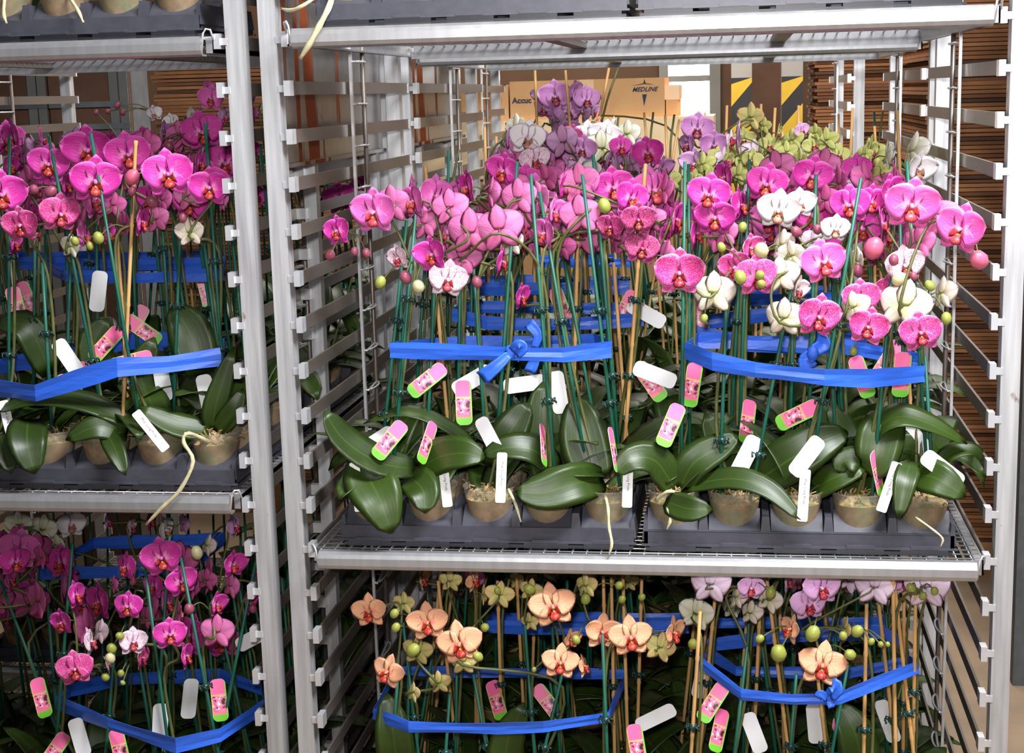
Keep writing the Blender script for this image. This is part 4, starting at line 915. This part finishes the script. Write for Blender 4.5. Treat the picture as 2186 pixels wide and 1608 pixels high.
# ---- buds
BUDS = [('A', 812, 603, 26, 'G', .03), ('A', 893, 612, 30, 'W', .0), ('A', 866, 592, 28, 'M', .01), ('A', 1018, 602, 24, 'M', .03), ('A', 782, 540, 20, 'M', .04), ('A', 757, 537, 18, 'M', .04), ('A', 705, 545, 24, 'M', .02), ('A', 1290, 440, 30, 'G', .08), ('B', 2090, 555, 40, 'R', -.02), ('B', 1865, 530, 44, 'R', .02), ('B', 1832, 578, 26, 'M', .04), ('B', 1580, 592, 28, 'G', -.03), ('B', 1622, 588, 22, 'G', -.04), ('B', 1625, 606, 20, 'G', -.04), ('B', 1920, 596, 30, 'W', .0), ('B', 2020, 680, 24, 'G', .0), ('B', 1908, 555, 22, 'M', .0), ('B', 1950, 590, 18, 'M', .0), ('B', 1625, 535, 34, 'W', .0), ('B', 1540, 528, 20, 'G', .0), ('B', 1585, 485, 20, 'G', .03), ('B', 1503, 680, 18, 'G', -.02), ('B', 1822, 750, 18, 'G', .0), ('B', 1700, 495, 24, 'M', .03), ('B', 1745, 490, 20, 'M', .03), ('B', 1985, 610, 22, 'G', .0),
    ('C', 282, 378, 34, 'R', .02), ('C', 108, 410, 28, 'M', .04), ('C', 72, 405, 24, 'M', .04), ('C', 210, 508, 26, 'G', .02), ('C', 160, 515, 20, 'G', .02), ('C', 192, 525, 18, 'G', .02), ('C', 325, 430, 28, 'M', .03), ('C', 282, 408, 20, 'M', .02), ('C', 390, 465, 20, 'M', .05), ('C2', 325, 310, 22, 'M', .3), ('C2', 360, 310, 22, 'M', .3), ('C3', 250, 225, 14, 'M', .65), ('C3', 205, 240, 12, 'M', .65), ('C3', 262, 240, 14, 'M', .65), ('C3', 230, 238, 12, 'M', .65),
    ('D', 882, 1388, 32, 'G', -.02), ('D', 842, 1310, 22, 'G', .0), ('D', 845, 1340, 22, 'G', .0), ('D', 1020, 1402, 24, 'G', -.03), ('D', 1035, 1340, 22, 'G', .02), ('D', 1250, 1280, 24, 'G', .03), ('D', 1322, 1250, 20, 'G', .05), ('D', 1328, 1280, 18, 'G', .05), ('D', 1370, 1275, 18, 'G', .05), ('D', 1130, 1258, 26, 'G', .04), ('D', 1230, 1366, 20, 'G', .0), ('D', 1062, 1262, 16, 'G', .03), ('D', 1140, 1430, 12, 'G', .02), ('E', 1735, 1353, 34, 'G', -.02), ('E', 1662, 1395, 38, 'G', -.03), ('E', 1830, 1348, 28, 'G', -.01), ('E', 1815, 1398, 26, 'G', -.02), ('E', 1800, 1358, 20, 'G', -.02), ('E', 1622, 1364, 20, 'G', .0), ('E', 1645, 1265, 24, 'G', .02), ('E', 1860, 1370, 16, 'G', -.01), ('E', 1880, 1376, 14, 'G', -.01), ('E', 1895, 1376, 12, 'G', -.01), ('E', 1945, 1255, 20, 'G', .0), ('E', 1995, 1262, 18, 'G', .0), ('E', 1970, 1272, 18, 'G', .0), ('E', 1480, 1375, 26, 'G', .03),
    ('F', 238, 1385, 26, 'G', .0), ('F', 235, 1406, 26, 'W', -.01), ('F', 256, 1358, 20, 'G', .0), ('F', 225, 1446, 20, 'G', .0), ('F', 258, 1438, 18, 'G', .0), ('F', 262, 1458, 12, 'G', .0), ('F', 404, 1300, 26, 'M', .02), ('F', 284, 1242, 18, 'M', .04), ('F', 540, 1300, 20, 'M', .05), ('F', 420, 1180, 30, 'W', .08), ('F', 141, 1195, 16, 'G', .2)]
for key, u, v, w, k, Y in BUDS:
    P3 = at(u, v, Y); c2 = [p for p in PLANTS.values() if p.key[0] == key]
    if True:
        p = min(c2, key=lambda p: min([(f[0] - P3).length for f in p.fl] + [.3 + (p.base.xy - P3.xy).length])); p.bud.append((P3, w / pxm(Y), k))

# ------------------------------------------------------------------ build the plants
ORD = ['first', 'second', 'third', 'fourth', 'fifth']
CNAME = {'M': 'magenta', 'N': 'magenta', 'P': 'pink', 'B': 'bright pink', 'S': 'spotted magenta', 'D': 'crimson', 'C': 'speckled pink', 'W': 'white', 'V': 'blush', 'L': 'lilac', 'K': 'pale pink', 'Y': 'yellow green', 'O': 'peach'}
UPV = Vector((0, 0, 1))
def facing(P3, yaw, pitch, roll):
    d = CAM - P3; d.z *= .6; d.normalize()
    a = math.atan2(d.x, -d.y) + math.radians(yaw)
    n = Vector((math.sin(a) * math.cos(pitch), -math.cos(a) * math.cos(pitch), math.sin(pitch) + d.z * (1 if abs(yaw) < 90 else -.3))).normalized()
    x = UPV.cross(n).normalized(); y = n.cross(x)
    x, y = x * math.cos(roll) + y * math.sin(roll), y * math.cos(roll) - x * math.sin(roll)
    return Matrix(((x.x, y.x, n.x, 0), (x.y, y.y, n.y, 0), (x.z, y.z, n.z, 0), (0, 0, 0, 1)))
def build(p):
    key, r, c_ = p.key; phrase = TRAYS[key][3]
    kinds = [f[2] for f in p.fl]
    cname = CNAME[max(set(kinds), key=kinds.count)] if kinds else None
    root = empty('moth_orchid', p.base)
    post = {'A': 'rack post', 'B': 'tray gap', 'C': 'hidden end', 'D': 'rack post', 'E': 'tray gap'}.get(key[0], 'hidden end')
    what = ('%s orchid' % cname) if cname else ('leafy orchid' if key not in 'UVT' else 'clear pot of moss')
    lab = '%s, %s from the %s, %s row, %s' % (what, ORD[c_], post, ('front', 'second', 'third')[r], phrase)
    w_ = lab.split()
    if len(w_) > 16: lab = '%s, %s pot, %s row, %s' % (what, ORD[c_], ('front', 'second', 'third')[r], phrase)
    tag(root, lab, 'orchid', 'orchids, ' + phrase)
    B = p.base
    add('pot', POT, root)
    ms = add('moss', MOSS[(r * 5 + c_ * 3 + len(key)) % 4], root); ms.rotation_euler.z = rng.uniform(0, 6.28)
    # leaves
    for pts, w, face in p.lf:
        P = catmull([at(u, v, Y) for u, v, Y in pts], 4); n = len(P) - 1
        m = MB(); Bs = []; hw = .5 * w / pxm(pts[0][2])
        for j, q in enumerate(P):
            tg = (P[min(j + 1, n)] - P[max(j - 1, 0)]).normalized()
            nr = ((CAM - q).normalized() * face + UPV * (1 - face)).normalized()
            Bs.append(tg.cross(nr).normalized())
        leaf_geo(m, [q - B for q in P], [leafw(j / n, hw) for j in range(n + 1)], Bs, .16)
        add('leaf', m.mesh('leaf', [M['leaf'], M['leaf_back']]), root)
    hero = len(p.lf)
    nl = max(0, p.nleaf - hero) if key not in 'UVT' else 2
    if key in ('A', 'B', 'C') and r == 0: nl = max(1 if hero else 3, 3 - hero)
    a0 = rng.uniform(0, 3.14)
    for k in range(nl):
        a = a0 + math.pi * k + rng.uniform(-.45, .45) + .5 * (k // 2)
        if key in ('A', 'B', 'C') and r == 0: a = rng.uniform(.3, 2.84)        # behind the pot
        if key in 'UVT': a = rng.uniform(.6, 2.5)
        o = add('leaf', LEAF[rng.randrange(len(LEAF))], root, Matrix.Translation((0, 0, .072)) @ Matrix.Rotation(a, 4, 'Z') @ Matrix.Rotation(rng.uniform(-.35, .1), 4, 'Y') @ Matrix.Scale(rng.uniform(.9, 1.15), 4))
    # stakes and clips
    smain = None
    for kind, ft, top, hero_s in p.st:
        d = top - ft; L = d.length; q = d.to_track_quat('Z', 'Y').to_matrix().to_4x4()
        rad = .0031 if kind == 'G' else .0034
        me = stake_shared(kind, L, rad); f = L / (round(L / .03) * .03)
        o = add('stake', me, root, Matrix.Translation(ft - B) @ q @ Matrix.Diagonal((1, 1, f, 1)))
        for fr in ((.34, .62) if hero_s else (.6,)):
            if rng.random() < .7: add('clip', CLIP, root, Matrix.Translation(ft + d * (fr + rng.uniform(-.05, .05)) - B) @ q)
        if smain is None: smain = (ft, top)
    # flower spikes
    fls = sorted(p.fl, key=lambda f: (f[0] - smain[1]).length if smain else 0)
    groups = [fls] if len(fls) <= 4 else [fls[0::2], fls[1::2]]
    ends = []
    for g in groups:
        if not g: continue
        m = MB()
        # attachment points just behind each flower
        att = []
        for P3, s, k, yaw in g:
            mt = facing(P3, yaw, 0, 0); nrm = Vector((mt[0][2], mt[1][2], mt[2][2]))
            att.append(P3 - nrm * (.03 * s / .08) + Vector((0, .008, .006)))
        zc = min(min(a.z for a in att) - .04, smain[1].z - .02); zc = max(zc, B.z + .2)
        fr = min(.93, (zc - smain[0].z) / max(.05, smain[1].z - smain[0].z))
        onst = smain[0].lerp(smain[1], fr) + Vector((.006, .006, 0))
        mid = smain[0].lerp(smain[1], fr * .45) + Vector((rng.uniform(-.012, .012), .008, 0))
        rest = att[:]; path = []; cur = onst
        while rest:
            nx = min(rest, key=lambda a: (a - cur).length); rest.remove(nx); path.append(nx); cur = nx
        sag = [a + Vector((0, .006, -.010)) for a in path]
        pts = [B + Vector((rng.uniform(-.008, .008), .004, .07)), mid, onst] + sag
        C = catmull([q - B for q in pts], 5); n = len(C)
        m.tube(C, [.0034 - .0016 * j / n for j in range(n)], 6)
        for a, sg in zip(path, sag):
            pass
        for (P3, s, k, yaw), a in zip(g, att):
            sgp = min(sag, key=lambda q: (q - a).length)
            m.tube([sgp - B, (sgp.lerp(P3, .5) + Vector((0, 0, .004))) - B, P3 - B], .0012, 5)
        ends.append((C, m))
        add('stem', m.mesh('stem', M['stem_green']), root)
    if not fls and smain and key not in 'UVT':
        m = MB(); C = catmull([Vector((.004, .004, .07)), smain[0].lerp(smain[1], .5) - B + Vector((.006, .006, 0)), smain[0].lerp(smain[1], .85) - B + Vector((.006, .006, 0)), smain[1] - B + Vector((.02, .01, .0))], 4)
        m.tube(C, .0026, 5); add('stem', m.mesh('stem', M['stem_green']), root)
    for P3, s, k, yaw in fls:
        var, lip = flower_meshes(k)
        a, pr_, pl_ = var[rng.choice((0, 0, 1, 2))]
        mt = Matrix.Translation(P3 - B) @ facing(P3, yaw + rng.uniform(-6, 6), rng.uniform(-.22, .06), rng.uniform(-.22, .22)) @ Matrix.Scale(s, 4)
        f = add('flower', a, root, mt)
        add('petal', pr_, f); add('petal', pl_, f); add('lip', lip, f)
    if p.bud:
        for P3, s, k in p.bud:
            dirv = Vector((rng.uniform(-.5, .5), rng.uniform(-.6, 0), rng.uniform(.3, 1))).normalized()
            add('bud', bud_mesh(k), root, Matrix.Translation(P3 - B) @ dirv.to_track_quat('Z', 'Y').to_matrix().to_4x4() @ Matrix.Scale(s * 1.15, 4))
            src = None
            for C, m in ends:
                for q in C[len(C) // 2:]:
                    if src is None or (q - (P3 - B)).length < (src - (P3 - B)).length: src = q
            if src is None and smain: src = smain[0].lerp(smain[1], .85) - B
            if src is not None and (src - (P3 - B)).length < .16:
                m = MB(); e = P3 - B; m.tube(catmull([src, (src + e) / 2 + Vector((0, .004, .012)), e], 3), .0013, 5); add('bud_stalk', m.mesh('bud_stalk', M['stem_green']), root)
    for P3, roll, yaw in p.tg:
        mt = facing(P3, yaw + rng.uniform(-8, 8), rng.uniform(-.1, .25), math.radians(roll) * (1 if abs(yaw) < 120 else -1))
        o = add('hang_tag', TAG, root, Matrix.Translation(P3 - B) @ mt); tag(o, 'printed pink and green hang tag with white back')
    for P3, roll in p.lb:
        mt = Matrix.Translation(P3 - B) @ facing(P3, rng.uniform(-6, 6), .12, math.radians(roll))
        o = tag(add('name_label', LABEL, root, mt), 'white plastic name label with small lettering')
        add('lettering', LTEXT, o, Matrix.Translation((.001, .006, .0008)) @ Matrix.Rotation(-math.pi / 2, 4, 'Z'))
    for pts, rad in p.root:
        m = MB(); C = catmull([at(u, v, Y) - B for u, v, Y in pts], 4); n = len(C)
        m.tube(C, [rad * (1 + .12 * math.sin(j * 1.7)) * (1 if j < n - 2 else .6) for j in range(n)], 7)
        add('aerial_root', m.mesh('aerial_root', M['root']), root)
# plants at the back of the full racks that show only as a dark mass of leaves and stakes: one object
REAR = {'A5', 'B5', 'C5', 'D5', 'E5', 'F5', 'A6', 'B6', 'C6', 'D6', 'E6', 'F6', 'A7', 'B7', 'D4', 'E4', 'F4', 'D3', 'E3', 'F3', 'G4'}
class Bulk:
    def __init__(s): s.m = MB(); s.cache = {}
    def put(s, me, mat, mi):
        if me.name not in s.cache:
            vs = [v.co.copy() for v in me.vertices]; fs = [tuple(p.vertices) for p in me.polygons]; uv = [(0, 0)] * len(vs)
            for l, d in zip(me.loops, me.uv_layers[0].data): uv[l.vertex_index] = tuple(d.uv)
            s.cache[me.name] = (vs, fs, uv, [p.material_index for p in me.polygons])
        vs, fs, uv, ml = s.cache[me.name]; o = len(s.m.v)
        s.m.v.extend(tuple(mat @ v) for v in vs); s.m.uv.extend(uv)
        s.m.f.extend(tuple(o + i for i in f) for f in fs); s.m.m.extend(mi[k] for k in ml)
bulk = Bulk()
mc = MB(); mc.lathe([(.029, .002), (.033, .03), (.0425, .078), (.045, .09), (.041, .088), (.040, .074), (.0, .084)], 12, 0, (0, 0, 0), True); CORE = mc.mesh('core', M['core'])
def build_rear(p):
    T = Matrix.Translation(p.base); bulk.put(CORE, T, [2])
    a0 = rng.uniform(0, 3.14)
    for k in range(5):
        bulk.put(LEAF[rng.randrange(len(LEAF))], T @ Matrix.Translation((0, 0, .072)) @ Matrix.Rotation(a0 + math.pi * k + .5 * (k // 2) + rng.uniform(-.4, .4), 4, 'Z') @ Matrix.Rotation(rng.uniform(-.35, .1), 4, 'Y') @ Matrix.Scale(rng.uniform(.95, 1.2), 4), [0, 1])
    for kind, ft, top, h_ in p.st:
        d = top - ft; L = d.length; me = stake_shared(kind, L, .0031)
        bulk.put(me, Matrix.Translation(ft) @ d.to_track_quat('Z', 'Y').to_matrix().to_4x4(), [3 if kind == 'G' else 4])
for p in list(PLANTS.values()):
    if p.key[0] in REAR: build_rear(p)
    else: build(p)
tag(add('rear_orchid_plants', bulk.m.mesh('rear_orchid_plants', [M['leaf'], M['leaf_back'], M['core'], M['stake_green'], M['bamboo']])), 'dark mass of leafy staked orchids filling the backs of the racks', 'orchids', kind='stuff')

# ------------------------------------------------------------------ blue ribbons round the bunches
def ribbon(pts, h, label, bow=None, tails=None, closed=True):
    P = [at(u, v, Y) for u, v, Y in pts]
    c = sum(P, Vector()) / len(P); r = tag(empty('ribbon', c), label, 'ribbon', 'blue ribbons tying the bunches')
    if closed: P = P + [P[0]]
    Q = []
    for a, b in zip(P[:-1], P[1:]):
        n = max(2, int((b - a).length / .03))
        for k in range(n): Q.append(a.lerp(b, k / n))
    if not closed: Q.append(P[-1])
    m = MB(); n = len(Q); rings = []
    for k, q in enumerate(Q):
        t = (Q[(k + 1) % n] - Q[k - 1]) if closed else (Q[min(k + 1, n - 1)] - Q[max(k - 1, 0)])
        t.z *= .3; t.normalize(); nn = UPV.cross(t).normalized()
        hh = h * (.5 + .06 * math.sin(k * .9)); tw = .25 * math.sin(k * .35 + len(pts)); up = (UPV * math.cos(tw) + nn * math.sin(tw) * .5)
        q = q - c
        rows = []
        for j, s in enumerate((-1, -.35, .3, 1)):
            rows.append(m.vert(q + up * hh * s + nn * .0012 * math.sin(j * 2.2 + k * .5), (k / 4, j / 3)))
        for j, s in enumerate((1, .3, -.35, -1)):
            rows.append(m.vert(q + up * hh * s + nn * (.0012 * math.sin((3 - j) * 2.2 + k * .5) + .0011), (k / 4, (3 - j) / 3)))
        rings.append(rows)
    for k in range(n if closed else n - 1):
        a, b = rings[k], rings[(k + 1) % n]
        for j in range(8): m.face((a[j], b[j], b[(j + 1) % 8], a[(j + 1) % 8]))
    if not closed: m.face(rings[0][::-1]); m.face(rings[-1])
    add('band', m.mesh('band', M['ribbon'], False), r)
    def strip(pp, w0, w1, name, par):
        A = [at(u, v, Y) - c for u, v, Y in pp]; A = catmull(A, 4); m = MB(); n = len(A)
        ws = [(w0 + (w1 - w0) * k / (n - 1)) / 2 for k in range(n)]; Bs = []
        for j in range(n):
            tg = (A[min(j + 1, n - 1)] - A[max(j - 1, 0)]).normalized(); Bs.append(tg.cross(CAM - A[j] - c).normalized())
        leaf_geo(m, A, ws, Bs, .25); return add(name, m.mesh(name, [M['ribbon'], M['ribbon']]), par)
    if bow:
        u, v, Y = bow; kc = at(u, v, Y) - c
        m = MB(); m.lathe([(0, -.5), (.35, -.42), (.5, 0), (.35, .42), (0, .5)], 10, 0, (0, 0, 0), False)
        kn = add('knot', m.mesh('knot', M['ribbon']), r, Matrix.Translation(kc) @ Matrix.Diagonal((.020, .014, .024, 1)))
        for pp, w0, w1 in tails: strip(pp, w0, w1, 'tail', r)
    return r
ribbon([(832, 748, .03), (980, 752, .015), (1090, 756, .0), (1200, 758, .01), (1306, 746, .03), (1300, 738, .20), (1270, 728, .26), (930, 735, .26), (838, 744, .16)], .025, 'crumpled blue ribbon tied in a bow round the magenta orchids',
       (1090, 752, -.006), [([(1088, 755, -.012), (1062, 780, -.02), (1028, 808, -.02)], .014, .026), ([(1092, 748, -.012), (1105, 735, -.02), (1116, 742, -.018), (1100, 757, -.012)], .012, .02), ([(1135, 750, .02), (1140, 770, .03), (1130, 795, .03)], .016, .02), ([(1140, 745, .1), (1148, 715, .1), (1128, 690, .1)], .012, .02)])
ribbon([(1462, 748, .06), (1520, 772, .02), (1612, 790, .0), (1760, 806, -.015), (1860, 808, .0), (1974, 798, .03), (1965, 770, .22), (1800, 740, .26), (1490, 726, .26)], .027, 'plain blue ribbon slanting round the spotted pink orchids', (1735, 755, .05),
       [([(1735, 755, .05), (1720, 770, .05), (1730, 790, .05)], .02, .03), ([(1735, 750, .05), (1760, 735, .06), (1740, 725, .07)], .02, .03)])
ribbon([(-60, 826, .1), (0, 830, .04), (75, 840, .0), (160, 812, .0), (250, 784, .0), (360, 778, .03), (472, 762, .06), (480, 740, .2), (300, 725, .26), (-40, 790, .26)], .032, 'wide flat blue ribbon sagging round the neighbouring rack orchids')
ribbon([(965, 672, .33), (1040, 690, .31), (1140, 694, .305), (1260, 690, .31), (1375, 682, .33), (1345, 660, .5), (1000, 655, .5)], .023, 'blue ribbon on the bunch next behind the bow-tied one')
ribbon([(1000, 618, .63), (1180, 616, .61), (1345, 614, .63), (1330, 602, .82), (1020, 600, .82)], .026, 'blue ribbon on the rear bunch two behind the bow-tied one')
ribbon([(1140, 562, 1.02), (1345, 562, 1.02), (1340, 552, 1.2), (1145, 552, 1.2)], .02, 'blue ribbon on the second-rack bunch below the printed carton')
ribbon([(1485, 712, .33), (1600, 735, .31), (1700, 742, .31), (1830, 725, .33), (1900, 690, .5), (1640, 672, .52), (1490, 690, .5)], .027, 'blue ribbon on the bunch next behind the slant-ribboned one')
ribbon([(1500, 640, .63), (1700, 640, .61), (1880, 636, .63), (1870, 622, .82), (1510, 622, .82)], .024, 'blue ribbon on the rear bunch two behind the slant-ribboned one')
ribbon([(140, 590, .33), (300, 594, .31), (478, 586, .33), (474, 566, .5), (300, 566, .5), (100, 572, .5)], .022, 'blue ribbon on the neighbouring rack second bunch')
ribbon([(35, 562, .62), (260, 566, .61), (480, 560, .63), (478, 548, .82), (40, 550, .82)], .026, 'blue ribbon on the neighbouring rack third bunch')
ribbon([(120, 1500, .10), (230, 1546, .03), (375, 1592, -.015), (470, 1570, .02), (566, 1508, .10), (560, 1472, .22), (470, 1442, .28), (250, 1450, .28), (150, 1474, .2)], .026, 'blue ribbon drooping to a point round the lowest magenta orchids')
ribbon([(796, 1524, .06), (872, 1553, .0), (1060, 1556, -.01), (1160, 1552, -.01), (1300, 1532, .04), (1340, 1440, .26), (1080, 1436, .28), (850, 1432, .28)], .020, 'blue ribbon stretched round the peach orchids on the lowest shelf')
ribbon([(1488, 1410, .05), (1582, 1484, -.01), (1690, 1494, -.015), (1790, 1492, -.015), (1880, 1455, .0), (1962, 1424, .05), (1940, 1412, .25), (1800, 1440, .27), (1570, 1432, .27), (1520, 1400, .2)], .021, 'blue ribbon with a small bow round the bamboo-staked orchids', (1770, 1492, -.02),
       [([(1770, 1490, -.025), (1785, 1470, -.03), (1775, 1466, -.03)], .02, .03), ([(1768, 1492, -.025), (1752, 1482, -.03), (1745, 1490, -.03)], .012, .014), ([(1770, 1495, -.025), (1776, 1512, -.03)], .01, .012)])
ribbon([(1040, 1338, .34), (1250, 1345, .32), (1470, 1340, .34), (1460, 1322, .5), (1050, 1320, .5)], .026, 'blue ribbon on the bunch behind the peach one, lowest shelf')
ribbon([(1510, 1378, .34), (1650, 1362, .31), (1880, 1350, .33), (1930, 1370, .36), (1900, 1330, .5), (1530, 1330, .5)], .024, 'blue ribbon on the bunch behind the bamboo-staked one')
ribbon([(80, 1225, .34), (250, 1222, .31), (420, 1200, .34), (480, 1150, .5), (200, 1160, .52)], .026, 'blue ribbon on the lowest second bunch of the neighbouring rack')
print('objects', len(bpy.data.objects))
